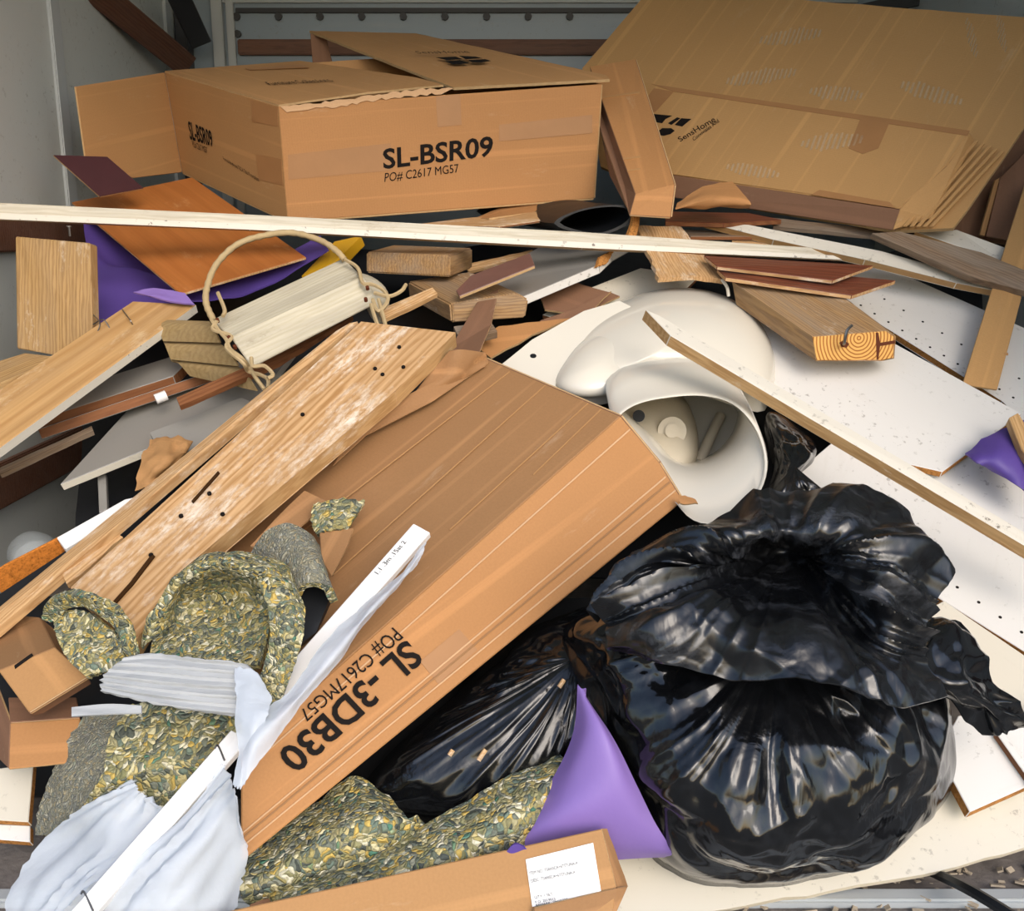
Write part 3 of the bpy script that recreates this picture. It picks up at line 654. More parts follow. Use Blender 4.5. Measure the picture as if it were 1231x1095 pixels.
# ------------------------------------------------------------------ long carton SL-3DB30
def carton_N():
    A, B, Cc, D = S(582, 430, .19), S(746, 500, .255), S(290, 905, .20), S(150, 716, .11)
    G, Hh = S(821, 602, .13), S(290, 1036, .145)
    t = thing('long_carton', 'long brown carton printed SL-3DB30 slanting across the front', 'carton', (G + Hh) / 2)
    tp = slab('top_panel', [A, B, Cc, D], .006, m_card_br, m_edge_card, t, 0, .02, .003)
    mid1, mid2 = S(765, 528, .236), S(289, 935, .178)
    pl = Plane(B, Cc, Hh); G = pl.at(821, 602)
    sp = slab('side_panel', [B, pl.at(768, 527), pl.at(792, 556), G, Hh, Cc], .006, m_card_or, m_edge_card, t, .0, .02, .003)
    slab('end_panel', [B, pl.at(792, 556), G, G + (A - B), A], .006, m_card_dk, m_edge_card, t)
    slab('torn_tab', [S(816, 594, .20), S(836, 600, .205), S(839, 605, .205), S(818, 605, .20)], .003, m_card_or, m_edge_card, t, .002, .005)
    text('printed_text', 'SL -3DB30', pl.pts([(487, 768), (331, 907), (357, 931), (510, 795)]), m_ink, sp, pl.n, .022, .0035)
    text('printed_text', 'PO# C2617MG57', pl.pts([(470, 753), (357, 856), (369, 868), (485, 767)]), m_ink, sp, pl.n, 0, .0035)
    # pressed creases along the side
    for (u0, v0, u1, v1, wd, mt) in ((757, 515, 289, 930, 2, m_card_lt), (805, 578, 289, 1008, 2, m_card_br), (812, 588, 289, 1018, 2, m_card_lt), (800, 572, 289, 1002, 2, m_card_lt)):
        slab('crease', [pl.at(u0, v0, .0022), pl.at(u0 + wd * .5, v0 + wd, .0022), pl.at(u1 + wd * .5, v1 + wd, .0022), pl.at(u1, v1, .0022)], .002, mt, None, sp, 0, .02, .0005)
    slab('tape', pl.pts([(505, 795), (552, 756), (574, 781), (527, 822)], .0012), .0006, m_tape, None, sp, 0, .02, 0)
    pt = Plane(A, B, Cc)
    for (u0, v0, u1, v1) in ((655, 462, 400, 690), (722, 491, 640, 570), (706, 484, 540, 636), (612, 446, 360, 640)):
        slab('crease', [pt.at(u0, v0, .001), pt.at(u0 + 1.5, v0 + .7, .001), pt.at(u1 + 1.2, v1 + 1, .001), pt.at(u1, v1, .001)], .001, m_card, None, tp, 0, .02, .0005)
    # opened flaps at the far end
    slab('end_flap', [S(584, 425, .20), S(588, 436, .195), S(520, 482, .20), S(440, 522, .19), S(400, 560, .18), S(430, 505, .20), S(515, 462, .215)], .005, m_card_br, m_edge_card, t)
    sheet('end_flap', [[S(540, 422, .25), S(556, 420, .25), S(584, 424, .22)], [S(516, 450, .215), S(550, 447, .22), S(584, 434, .205)], [S(490, 482, .20), S(530, 468, .20), S(584, 440, .2)]], 8, 10, .004, m_card_br, t, lambda s, t_, p: .006 * nz(s * 4, t_ * 3, 2))
    slab('end_flap', [S(600, 346, .10), S(575, 360, .11), S(540, 420, .15), S(574, 428, .2), S(590, 390, .14)], .004, m_card_dk, m_edge_card, t)
carton_N()
# ------------------------------------------------------------------ boards and panels on the left
wboard('pine_plank', [S(434, 386, .262), S(548, 399, .262), S(475, 470, .26), S(212, 690, .25), S(160, 775, .245), S(84, 706, .245)], .038, m_pine, m_pine2, 'wide rough pine plank smeared with plaster, largest on the left', 'plank')
wboard('plywood_strip', [S(404, 398, .225), S(420, 388, .225), S(430, 386, .225), S(150, 624, .19), S(-70, 812, .14), S(-70, 786, .14)], .018, m_splinter, m_splinter, 'narrow plywood board on edge beside the wide plastered plank', 'board', bevel=.001)
o = bpy.data.objects['pine_plank']; pk = Plane(S(434, 386, .262), S(548, 399, .262), S(160, 775, .245))
for q in ([(182, 666), (186, 668), (160, 702), (128, 737), (125, 735), (156, 700)], [(262, 566), (264, 568), (232, 604), (230, 602)]): slab('crack', pk.pts(q, .0045), .003, m_crack, None, o, 0, .02, 0)
for u, v in ((218, 621), (252, 594), (268, 619), (364, 499), (460, 451), (451, 444), (485, 442), (182, 668), (480, 418)):
    c = pk.at(u, v, .001); tube('nail_hole', [c, c + pk.n * .0035], .0038, m_ink, o, 7)
wboard('wood_splinter', SS([(75, 690), (140, 640), (148, 646), (80, 702)], .17), .012, m_splinter, None, 'broken splinter of plywood between strip and wide plank', 'splinter', jag=.003)
o = wboard('trim_plank', [S(160, 362, .11), S(236, 366, .11), S(-62, 583, .13), S(-62, 509, .13)], .022, m_trim, m_paint, 'wooden trim plank with white painted edge slanting at the left', 'plank')
for a, b_, c_ in (((112, 390), (124, 384), (133, 396)), ((147, 372), (156, 384), (160, 391)), ((112, 378), (120, 388), (117, 400))):
    tube('staple', [S(a[0], a[1], .112), S(b_[0], b_[1], .125), S(c_[0], c_[1], .112)], .0014, m_nail, o, 5)
t = thing('lumber_block', 'short upright block of weathered lumber at the left wall', 'lumber', P(60, 425, 2.2))
slab('block', PP([(18, 284, 2.20), (108, 292, 2.20), (111, 405, 2.16), (98, 426, 2.16), (62, 426, 2.16), (20, 419, 2.16)]), .04, m_block, m_pine2, t, 0, .02, .003, P(60, 425, 2.16) - P(60, 284, 2.2))
tube('nail', [P(84, 284, 2.22), P(83, 272, 2.22)], .0026, m_nail, t, 6); tube('nail_head', [P(83, 273, 2.22), P(83, 271.5, 2.22)], .006, m_nail, t, 8)
wboard('wood_offcut', [S(-12, 437, .09), S(30, 424, .09), S(62, 428, .09), S(50, 440, .10), S(-12, 466, .10)], .03, m_block, m_pine2, 'small wood offcut poking out below the upright block', 'wood piece')
wboard('veneer_board', PP([(86, 243, 2.72), (231, 213, 2.82), (368, 309, 2.38), (217, 353, 2.24)]), .007, m_orange, m_splinter, 'orange brown veneer board tilted over purple underlay', 'board')
wboard('veneer_offcut', PP([(64, 186, 2.55), (129, 188, 2.62), (173, 226, 2.62), (120, 236, 2.55)]), .007, m_maroon, m_edge_card, 'small dark red panel sticking up beside the opened carton flap', 'panel')
def purple_left():
    t = thing('purple_underlay', 'folded purple underlay sheet beneath the orange veneer board', 'underlay', S(200, 400, .0))
    sheet('fold', [[P(100, 262, 2.70), P(150, 285, 2.68), P(225, 305, 2.62)], [P(104, 300, 2.56), P(150, 318, 2.54), P(225, 340, 2.48)], [P(108, 340, 2.46), P(160, 330, 2.50), P(225, 356, 2.42)], [P(112, 395, 2.28), P(160, 392, 2.32), P(220, 398, 2.32)]], 18, 18, .004, m_purple_shade, t, lambda s, t_, p: .016 * nz(s * 2.5, t_ * 4, 2.2))
    sheet('fold', [[S(160, 351, .125), S(185, 346, .128), S(222, 352, .13)], [S(177, 355, .126), S(205, 362, .128), S(234, 366, .122)]], 6, 10, .004, m_purple_lt, t, lambda s, t_, p: .004 * nz(s * 4, t_ * 2, 1))
    sheet('fold', [[P(215, 345, 2.34), P(290, 330, 2.40), P(385, 283, 2.48)], [P(225, 362, 2.28), P(300, 352, 2.34), P(395, 300, 2.42)]], 8, 18, .004, m_purple_shade, t, lambda s, t_, p: .008 * nz(s * 5, t_ * 2, 7))
purple_left()
wboard('yellow_bar', PP([(362, 332, 2.42), (402, 290, 2.50), (434, 283, 2.50), (392, 326, 2.40)]), .03, m_yellow, None, 'glossy yellow plastic bar behind the basket handle', 'bar')
def basket():
    t = thing('slat_basket', 'tipped over basket of pale wooden slats with cord bindings', 'basket', S(300, 440, .1))
    s1 = slab('slat', [S(255, 384, .20), S(413, 310, .20), S(436, 333, .215), S(278, 407, .215)], .006, m_slat, None, t, 0, .02, .002)
    s2 = slab('slat', [S(277, 404, .22), S(436, 331, .22), S(449, 352, .20), S(446, 367, .19), S(303, 441, .19)], .006, m_slat, None, t, 0, .02, .002)
    sl = [(188, 384), (196, 410), (205, 432), (228, 452)]; sr = [(252, 386), (264, 412), (286, 440), (308, 470)]
    for i in range(3):
        a, b_, c_, d = sl[i], sr[i], sr[i + 1], sl[i + 1]
        q0, q1, q2, q3 = S(*a, .10 - .02 * i), S(*b_, .16 - .02 * i), S(*c_, .155 - .02 * i), S(*d, .095 - .02 * i)
        sheet('slat', [[q0, (q0 + q1) / 2, q1], [(q0 + q3) / 2 + NP * .012, (q0 + q1 + q2 + q3) / 4 + NP * .014, (q1 + q2) / 2 + NP * .012], [q3, (q2 + q3) / 2, q2]], 6, 8, .005, m_slat_tan, t)
    tube('handle', [S(257, 386, .21), S(248, 365, .215), S(249, 345, .22), S(260, 318, .225), S(285, 294, .23), S(318, 283, .235), S(352, 280, .235), S(385, 289, .23), S(405, 302, .225), S(414, 312, .215)], .0068, m_cord, t, 8, lambda f: 1 + .12 * math.sin(f * 190))
    cords = [[(254, 384), (262, 396), (272, 408), (277, 420), (290, 430), (300, 442), (308, 455), (318, 468)], [(262, 384), (256, 396), (278, 404), (272, 418), (292, 436), (298, 446), (312, 450), (322, 456), (322, 466)], [(302, 430), (304, 440), (318, 440), (328, 450), (322, 455)]]
    for c_ in cords: tube('binding_cord', [S(u, v, .222 - .03 * (i > 4)) for i, (u, v) in enumerate(c_)], .004, m_cord, t, 6)
    for c_ in ([(262, 352), (270, 372), (268, 380)], [(415, 312), (430, 322), (436, 340), (448, 342), (462, 350), (466, 362), (455, 374), (448, 360)], [(446, 366), (452, 385), (462, 410)], [(450, 352), (468, 356), (482, 350), (488, 342)], [(455, 360), (462, 385), (468, 412)]):
        tube('binding_cord', [S(u, v, .226) for u, v in c_], .0042, m_cord, t, 6)
    blob('curled_end', (447, 347), [(430, 330), (450, 334), (466, 350), (464, 368), (452, 376), (440, 360)], .17, .03, m_slat, t, 20, 6)
    for u, v in ((262, 387), (276, 408), (283, 419), (432, 330), (442, 348), (440, 362)):
        a = S(u, v, .218); tube('peg', [a, a + NP * .008], .004, m_rust, t, 6)
basket()
# stacked offcuts in the middle
def block2(name, front, dv, mat, end, label, cat='lumber'):
    """front face outline + depth vector; end material on the front face"""
    t = thing(name, label, cat, sum(front, Vector()) / len(front))
    m, flip = frame_of(front)
    ax = dv.normalized(); c = sum(front, Vector()) / len(front) + dv / 2
    zz = (front[0] - front[-1]); zz = (zz - ax * zz.dot(ax)).normalized(); yy = zz.cross(ax)
    mm = Matrix((ax, yy, zz)).transposed().to_4x4(); mm.translation = c; iv = mm.inverted(); n = len(front)
    v = [tuple(iv @ p) for p in front] + [tuple(iv @ (p + dv)) for p in front]
    me = bpy.data.meshes.new('block'); me.from_pydata(v, [], [tuple(range(n)), tuple(range(n, 2 * n))[::-1]] + [(i, i + n, (i + 1) % n + n, (i + 1) % n) for i in range(n)])
    bm = bmesh.new(); bm.from_mesh(me); bmesh.ops.recalc_face_normals(bm, faces=bm.faces[:])
    bmesh.ops.bevel(bm, geom=bm.edges[:], offset=.004, segments=2, affect='EDGES'); bm.to_mesh(me); bm.free()
    link('block', me, t, [mat], mm)
    if end:
        pl = Plane(*front[:3]); cc = sum(front, Vector()) / n
        slab('end_grain', [cc + (p - cc) * .93 + pl.n * .001 for p in front], .003, end, None, t)
    return t
block2('lumber_offcut', PP([(440, 303, 2.42), (541, 307, 2.36), (541, 333, 2.36), (440, 328, 2.42)]), P(568, 298, 2.52) - P(541, 307, 2.36), m_two, None, 'grey lumber offcut lying level under the long white trim')
block2('lumber_offcut', PP([(541, 365, 2.20), (622, 352, 2.24), (636, 360, 2.25), (632, 382, 2.25), (543, 388, 2.20)]), P(490, 338, 2.42) - P(541, 365, 2.20), m_two, m_two, 'weathered lumber offcut with sawn end right of the basket')
wboard('laminate_offcut', [P(548, 349, 2.20), P(566, 331, 2.26), P(637, 304, 2.30), P(643, 319, 2.24), P(552, 356, 2.18)], .008, m_purplebrown, m_edge_card, 'plum coloured laminate offcut with pale edge on the lumber offcut', 'plank')
wboard('grey_board', [P(560, 345, 2.42), P(650, 296, 2.62), P(770, 285, 2.62), P(735, 303, 2.46), P(720, 318, 2.40), P(629, 356, 2.26)], .022, m_mel_grey, m_mel, 'grey white panel with exposed particle corner left of the toilet', 'panel')
wboard('particle_corner', PP([(717, 321, 2.385), (722, 308, 2.41), (738, 301, 2.46), (730, 316, 2.42)]), .01, m_part, None, 'broken yellow particle board crumb at the grey panel corner', 'wood piece', jag=.002, step=.006)
def black_roll():
    t = thing('black_roll', 'rolled black rubber mat with frayed yellow edge under the carton', 'mat', P(700, 280, 2.5))
    rim = [(668, 268), (690, 255), (722, 248), (752, 248), (763, 257), (752, 270), (725, 281), (695, 279)]
    rr = ring_pts([(u, v, 0) for u, v in rim], 28)
    cu, cv = 716, 262
    def ring(k, du, dv, y): return [P(cu + (q.x - cu) * k + du, cv + (q.y - cv) * k + dv, y) for q in rr]
    loft('roll', [ring(1.0, -95, -14, 2.85), ring(1.03, -40, -4, 2.65), ring(1.05, 0, 0, 2.46), ring(.9, 0, 0, 2.46), ring(.85, -30, -6, 2.6), ring(.8, -60, -8, 2.75)], m_rubber, t)
    sheet('frayed_edge', [[P(757, 246, 2.45), P(762, 262, 2.44), P(752, 290, 2.43)], [P(770, 250, 2.46), P(768, 272, 2.45), P(762, 293, 2.44)]], 4, 8, .01, m_part, t)
black_roll()
wboard('plywood_offcut', [P(764, 271, 2.50), P(818, 272, 2.52), P(846, 306, 2.42), P(870, 336, 2.30), P(835, 331, 2.29), P(792, 334, 2.29)], .012, m_splinter, m_splinter, 'broken plywood offcut with torn end above the toilet', 'board', jag=.003, step=.02)
tube('splinter', [P(868, 336, 2.29), P(874, 345, 2.28), P(876, 356, 2.28)], .004, m_paint, bpy.data.objects['plywood_offcut'], 5)
wboard('cardboard_scrap', PP([(566, 264, 2.66), (600, 250, 2.70), (676, 238, 2.72), (672, 250, 2.66), (588, 262, 2.60)]), .005, m_card_or, m_edge_card, 'flat cardboard scrap squeezed below the printed carton', 'cardboard', jag=.003)
wboard('thin_board', PP([(505, 269, 2.62), (560, 262, 2.66), (672, 252, 2.62), (670, 262, 2.55), (600, 272, 2.52)]), .006, m_splinter, m_hard, 'thin splintered board directly behind the long white trim', 'board')
wboard('cream_offcut', [S(652, 378, -.02), S(700, 350, -.02), S(770, 322, -.02), S(840, 332, -.02), S(800, 372, -.02), S(700, 392, -.02)], .012, m_mel_cream, m_hard, 'cream panel partly hidden behind the toilet bowl', 'panel')
for k, (pts, h, mt, lb) in enumerate([
        ([(566, 410), (600, 392), (690, 382), (640, 402), (590, 430)], .07, m_card_or, 'curved cardboard edge tucked behind the long carton end'),
        ([(648, 352), (690, 338), (745, 356), (700, 378), (655, 372)], .01, m_card_dk, 'brown cardboard wedge left of the toilet bowl'),
        ([(640, 402), (650, 385), (690, 372), (735, 350), (690, 395)], .03, m_card_dk, 'dark torn cardboard along the toilet tank deck')]):
    lab(slab('cardboard_scrap', SS(pts, h), .005, mt, m_edge_card, None, .003, .03), lb, 'cardboard')
def edge_panel(name, a, b, up, hz, th, mat, side, label):
    """a panel whose thick long edge a-b faces the viewer and whose face runs back from it"""
    return lab(slab(name, [a, b, b + up, a + up], th, mat, side), label, 'panel')
edge_panel('cabinet_board', S(34, 508, .02), S(208, 452, .02), Vector((.03, .13, .05)), 0, .024, m_mel_grey, m_hard, 'grey cabinet panel with rusty brown edge under the trim plank')
edge_panel('cabinet_board', S(50, 528, .0), S(275, 452, .01), Vector((.01, .05, .0)), 0, .022, m_mel_grey, m_hard, 'long brown edged cabinet panel lying below the basket')
edge_panel('cabinet_board', S(72, 582, -.02), S(300, 490, .02), Vector((.08, .22, .13)), 0, .018, m_mel_grey, m_mel_cream, 'pale grey panel with cream edge in the dark left hollow')
wboard('cabinet_upright', SS([(117, 570), (127, 568), (129, 612), (119, 616)], -.05), .015, m_mel_grey, None, 'narrow pale upright cabinet post in the dark left hollow', 'post')
tube('bottle_stopper', [S(187, 480, .035), S(200, 475, .035)], .011, m_white, None, 10); lab(bpy.data.objects['bottle_stopper'], 'small white plastic cap between the brown edged panels', 'cap')
lab(sheet('cardboard_scrap', [[S(180, 528, .09), S(205, 524, .09), S(232, 530, .08)], [S(168, 560, .10), S(195, 552, .12), S(222, 548, .09)], [S(162, 590, .08), S(185, 582, .09), S(205, 572, .08)]], 12, 12, .004, m_card, None, lambda s, t, p: .012 * nz(s * 5, t * 5, 2)), 'crumpled brown cardboard ball left of the plastered plank', 'cardboard')
edge_panel('melamine_board', S(-14, 690, .10), S(72, 646, .10), Vector((.02, .02, .012)), 0, .05, m_osb, m_osb, 'thick board with orange particle core at the left edge')
wboard('white_strip', SS([(68, 646), (150, 600), (168, 596), (152, 616), (78, 660)], .105), .02, m_white, None, 'short bright white strip beside the orange particle core', 'strip')
wboard('rubber_strip', SS([(-14, 722), (70, 668), (150, 612), (150, 622), (-14, 742)], .09), .02, m_rubber, None, 'thin black rubber strip under the orange particle board', 'strip')
blob('plastic_cup', (38, 658), [(8, 672), (14, 650), (36, 638), (60, 644), (68, 658), (52, 676), (26, 684)], .03, .06, m_clear, None, 32, 10)
lab(bpy.data.objects['plastic_cup'], 'crushed clear plastic cup against the left truck wall', 'cup')
wboard('cream_board', [S(-14, 925, .03), S(40, 918, .03), S(34, 988, .03), S(-14, 985, .03)], .016, m_mel_cream, m_part, 'cream board at the lower left corner, upper of two', 'panel')
wboard('cream_board', [S(-14, 990, .012), S(36, 992, .012), S(36, 1012, .012), S(-14, 1008, .012)], .016, m_mel, m_part, 'white board at the lower left corner with particle edge', 'panel')
# ------------------------------------------------------------------ small cartons at the left
def small_cartons():
    t = thing('small_carton', 'small brown carton end with a hand slot, upper of two', 'carton', S(50, 850, .1))
    A, B, D, E = S(-2, 806, .20), S(66, 778, .21), S(106, 815, .20), S(36, 858, .19)
    f = slab('end_panel', [A, B, D, E], .005, m_card, m_edge_card, t, 0, .02, .002)
    slab('top_panel', [A, B, S(48, 742, .12), S(10, 738, .10), S(-14, 770, .12)], .005, m_card_br, m_edge_card, t)
    slab('side_panel', [B, D, S(70, 760, .12), S(48, 742, .12)], .005, m_card_br, m_edge_card, t)
    slab('lower_flap', [E, D, S(110, 822, .17), S(52, 858, .16), S(38, 860, .17)], .004, m_card_dk, m_edge_card, t)
    pl = Plane(A, B, E); slab('hand_slot', pl.pts([(17, 800), (38, 785), (40, 788), (18, 804)], .001), .0008, m_ink, None, f, 0, .02, 0)
    t = thing('small_carton', 'small brown carton box below the slotted carton end', 'carton', S(50, 920, .08))
    slab('front_panel', SS([(12, 869), (96, 863), (96, 915), (10, 924)], .13), .005, m_card_or, m_edge_card, t, 0, .02, .002)
    slab('top_panel', [S(12, 868, .13), S(96, 862, .13), S(92, 838, .10), S(10, 838, .10)], .005, m_card_dk, m_edge_card, t)
    slab('side_panel', [S(10, 924, .13), S(12, 869, .13), S(-14, 800, .06), S(-14, 900, .06)], .005, m_card_dk, m_edge_card, t)
small_cartons()
for k, (pts, h, lb) in enumerate([([(300, 656), (330, 625), (366, 589), (398, 604), (352, 640), (318, 660)], .215, 'cardboard scrap wedged under the right edge of the plastered plank'), ([(384, 640), (425, 634), (418, 655), (398, 692), (386, 672)], .235, 'torn cardboard tab on the long carton beside the grey pad roll')]):
    lab(slab('cardboard_scrap', SS(pts, h), .004, m_card_br, m_edge_card, None, .001, .03), lb, 'cardboard')
# ------------------------------------------------------------------ carpet padding
def dpad(a=.005, f=22): return lambda s, t, p: a * nz(p.x, p.y, p.z, f) + a * .6 * nz(p.x, p.y, p.z, f * 2.6)
def pads():
    # small curl
    t = thing('carpet_padding', 'small curl of carpet padding beside the small cartons', 'carpet padding', S(110, 800, .15))
    sheet('curl', [[S(50, 744, .25), S(56, 724, .29), S(92, 714, .325), (S(130, 728, .325)), S(154, 756, .30), S(160, 792, .27)], [S(72, 752, .25), S(80, 734, .28), S(104, 731, .30), S(126, 744, .30), S(144, 768, .285), S(154, 792, .26)]], 10, 44, .012, m_pad, t, dpad(), None, .5)
    sheet('curl', [[S(62, 740, .265), S(100, 732, .275), S(148, 770, .27)], [S(66, 765, .265), S(105, 758, .265), S(152, 790, .262)], [S(80, 792, .262), S(112, 790, .265), S(150, 800, .26)], [S(104, 815, .255), S(122, 810, .255), S(148, 806, .255)]], 22, 26, .012, m_pad, t, dpad(), None, .5)
    # big arched roll
    t = thing('carpet_padding', 'big arched curl of carpet padding on the plastered plank', 'carpet padding', S(270, 840, .2))
    front = [(166, 778, .25), (180, 738, .29), (210, 700, .33), (250, 680, .355), (300, 686, .365), (345, 706, .35), (368, 735, .33)]
    back = [(200, 745, .25), (206, 712, .28), (222, 684, .31), (252, 664, .33), (300, 664, .335), (338, 676, .325), (352, 690, .31)]
    mid = [((a[0] + b[0]) / 2, (a[1] + b[1]) / 2 - 2, (a[2] + b[2]) / 2 + .01) for a, b in zip(front, back)]
    sheet('arch', [SS(back), SS(mid), SS(front)], 14, 60, .014, m_pad, t, dpad(.006), None, .6)
    sheet('arch', [SS([(216, 700, .30), (262, 682, .31), (318, 690, .31)]), SS([(196, 740, .24), (262, 716, .24), (330, 722, .26)]), SS([(180, 785, .245), (255, 758, .235), (322, 762, .25)]), SS([(200, 820, .25), (260, 800, .25), (312, 800, .25)])], 24, 34, .012, m_pad, t, dpad())
    sheet('front_lobe', [SS([(306, 690, .362), (340, 700, .355), (368, 734, .335)]), SS([(322, 740, .345), (350, 752, .345), (366, 765, .33)]), SS([(315, 800, .30), (338, 806, .305), (352, 808, .30)]), SS([(286, 845, .26), (310, 862, .265), (326, 872, .26)]), SS([(270, 880, .24), (296, 886, .245), (312, 892, .24)])], 34, 22, .013, m_pad, t, dpad(.006), None, .5)
    # grey backed roll
    t = thing('carpet_padding', 'grey backed roll of carpet padding behind the arched curl', 'carpet padding', S(360, 700, .25))
    sheet('roll', [SS([(300, 665, .28), (318, 640, .31), (345, 628, .33), (372, 640, .32), (384, 655, .29)]), SS([(325, 690, .29), (345, 672, .32), (368, 668, .335), (388, 680, .325), (396, 698, .29)]), SS([(350, 720, .30), (362, 704, .325), (382, 700, .33), (400, 708, .315), (406, 722, .28)])], 20, 34, .012, m_padgrey, t, dpad(.003), m_pad)
    sheet('roll', [SS([(345, 700, .27), (370, 690, .27), (398, 715, .27)]), SS([(330, 790, .27), (352, 780, .26), (380, 760, .26)])], 10, 12, .01, m_rubber, t)
    lab(sheet('carpet_padding', [SS([(376, 606, .235), (405, 598, .24), (442, 600, .23)]), SS([(372, 628, .235), (398, 622, .245), (428, 622, .235)]), SS([(378, 642, .235), (400, 638, .24), (420, 636, .235)])], 12, 16, .012, m_pad2, None, dpad(), None, .6), 'small green scrap of carpet padding on the long carton', 'carpet padding')
    # lying sheets under the foam
    lab(sheet('carpet_padding', [SS([(150, 845, .19), (220, 835, .20), (300, 830, .21)]), SS([(130, 890, .185), (210, 880, .20), (285, 870, .205)]), SS([(118, 935, .18), (190, 920, .195), (275, 905, .20)]), SS([(90, 980, .135), (150, 955, .155), (230, 960, .165)]), SS([(60, 1015, .09), (110, 990, .11), (190, 985, .13)])], 40, 34, .014, m_pad2, None, dpad(.007, 14), None, .6), 'lying sheet of multicoloured carpet padding under white foam', 'carpet padding')
    lab(sheet('carpet_padding', [SS([(100, 850, .14), (130, 848, .16), (152, 850, .175)]), SS([(70, 910, .12), (105, 900, .15), (135, 900, .165)]), SS([(48, 960, .09), (85, 955, .13), (118, 945, .16)]), SS([(40, 1005, .06), (62, 1010, .10), (85, 1000, .14)])], 30, 20, .014, m_padgrey, None, dpad(.007, 14), m_pad, .6), 'grey underside of carpet padding beside the small brown carton', 'carpet padding')
    # front rolls
    t = thing('carpet_padding', 'two folded rolls of carpet padding along the bottom front', 'carpet padding', S(480, 1040, .05))
    sheet('roll', [SS([(280, 1022, .06), (360, 975, .075), (425, 935, .085), (468, 955, .09)]), SS([(286, 1058, .115), (380, 1012, .135), (450, 978, .14), (492, 985, .12)]), SS([(292, 1080, .11), (390, 1035, .13), (460, 1005, .13), (510, 990, .11)]), SS([(310, 1092, .075), (400, 1062, .09), (470, 1030, .09), (520, 1005, .08)])], 26, 60, .012, m_padfront, t, dpad(.006, 16))
    sheet('roll', [SS([(318, 1070, .09), (440, 1030, .105), (540, 975, .115), (640, 920, .12), (672, 908, .12)]), SS([(330, 1085, .125), (450, 1050, .145), (560, 1005, .16), (650, 945, .16), (684, 918, .15)]), SS([(340, 1098, .12), (460, 1072, .14), (570, 1030, .15), (650, 975, .15), (684, 940, .14)]), SS([(350, 1112, .08), (470, 1092, .10), (580, 1055, .11), (655, 1000, .11), (690, 960, .1)])], 26, 80, .012, m_padfront, t, dpad(.006, 16))
pads()
# ------------------------------------------------------------------ white stick, foam wrap, plastic film
def stick():
    t = thing('white_stick', 'thin white stick with stapled plastic crossing the lower left', 'stick', S(90, 1080, .2))
    a = [S(497, 629, .305), S(517, 640, .305), S(104, 1110, .20), S(72, 1110, .20)]
    s_ = slab('stick', a, .014, m_white, None, t)
    pl = Plane(*a[:3])
    text('pencil_writing', '1.1 .3m .1Sat 2', pl.pts([(455, 691), (489, 652), (484, 650), (450, 688)]), m_ink, s_, pl.n)
    for q in ([(258, 900), (262, 896), (270, 914)], [(97, 1075), (101, 1072), (112, 1095)]): tube('staple', [pl.at(u, v, .002) for u, v in q], .0014, m_nail, t, 5)
stick()
def dfilm(a, f, sd=0): return lambda s, t, p: a * nz(p.x + sd, p.y, p.z, f) + a * .5 * nz(p.x, p.y + sd, p.z, f * 2.3)
t = thing('foam_wrap', 'torn white packing foam twisted around the stick', 'packing foam', S(330, 860, .25))
sheet('ribbed_flap', [SS([(150, 790, .305), (185, 784, .31), (240, 790, .32), (300, 800, .32), (322, 840, .30)]), SS([(122, 812, .30), (180, 818, .31), (240, 824, .315), (300, 830, .315), (318, 850, .30)]), SS([(118, 832, .295), (180, 846, .305), (240, 856, .31), (290, 862, .31), (312, 870, .30)])], 20, 34, .003, m_foam, t, lambda s, t_, p: .002 * math.sin(t_ * 42) + .004 * nz(p.x, p.y, p.z, 8), None, .5)
sheet('strip', [SS([(86, 850, .29), (130, 846, .295), (170, 848, .30)]), SS([(86, 861, .29), (130, 858, .295), (170, 857, .30)])], 3, 12, .003, m_foam, t)
sheet('twist', [SS([(514, 648, .308), (480, 690, .312), (440, 722, .325), (398, 762, .325), (350, 826, .325), (310, 850, .32), (288, 850, .31)]), SS([(510, 660, .31), (484, 694, .325), (444, 735, .345), (398, 790, .345), (346, 850, .34), (308, 884, .335), (290, 905, .32)]), SS([(503, 678, .305), (478, 705, .312), (440, 748, .325), (392, 815, .325), (344, 876, .32), (302, 932, .31), (287, 950, .30)])], 20, 60, .002, m_film, t, dfilm(.005, 16), None, .5)
sheet('knot', [SS([(280, 800, .325), (310, 808, .33), (330, 840, .33)]), SS([(282, 840, .33), (305, 850, .34), (322, 862, .335)]), SS([(285, 900, .315), (298, 905, .325), (312, 900, .32)]), SS([(280, 945, .30), (286, 950, .30), (294, 945, .30)])], 20, 14, .002, m_film, t, dfilm(.008, 18, 3), None, .5)
t = thing('plastic_film', 'white plastic film draped over the lower left corner', 'plastic film', S(150, 1060, .1))
sheet('left_drape', [SS([(162, 935, .20), (172, 950, .20), (182, 960, .205)]), SS([(110, 965, .17), (140, 985, .185), (210, 985, .19)]), SS([(60, 1000, .12), (120, 1020, .165), (170, 1030, .17)]), SS([(20, 1060, .07), (80, 1060, .14), (110, 1075, .155)]), SS([(8, 1110, .04), (50, 1110, .11), (75, 1112, .13)])], 36, 24, .002, m_film, t, lambda s, t_, p: .010 * nz(p.x, p.y, p.z, 9) + .008 * (1 - abs(nz(s * 5 + t_ * 2, t_ * 1.2, 3)) * 3), None, .5)
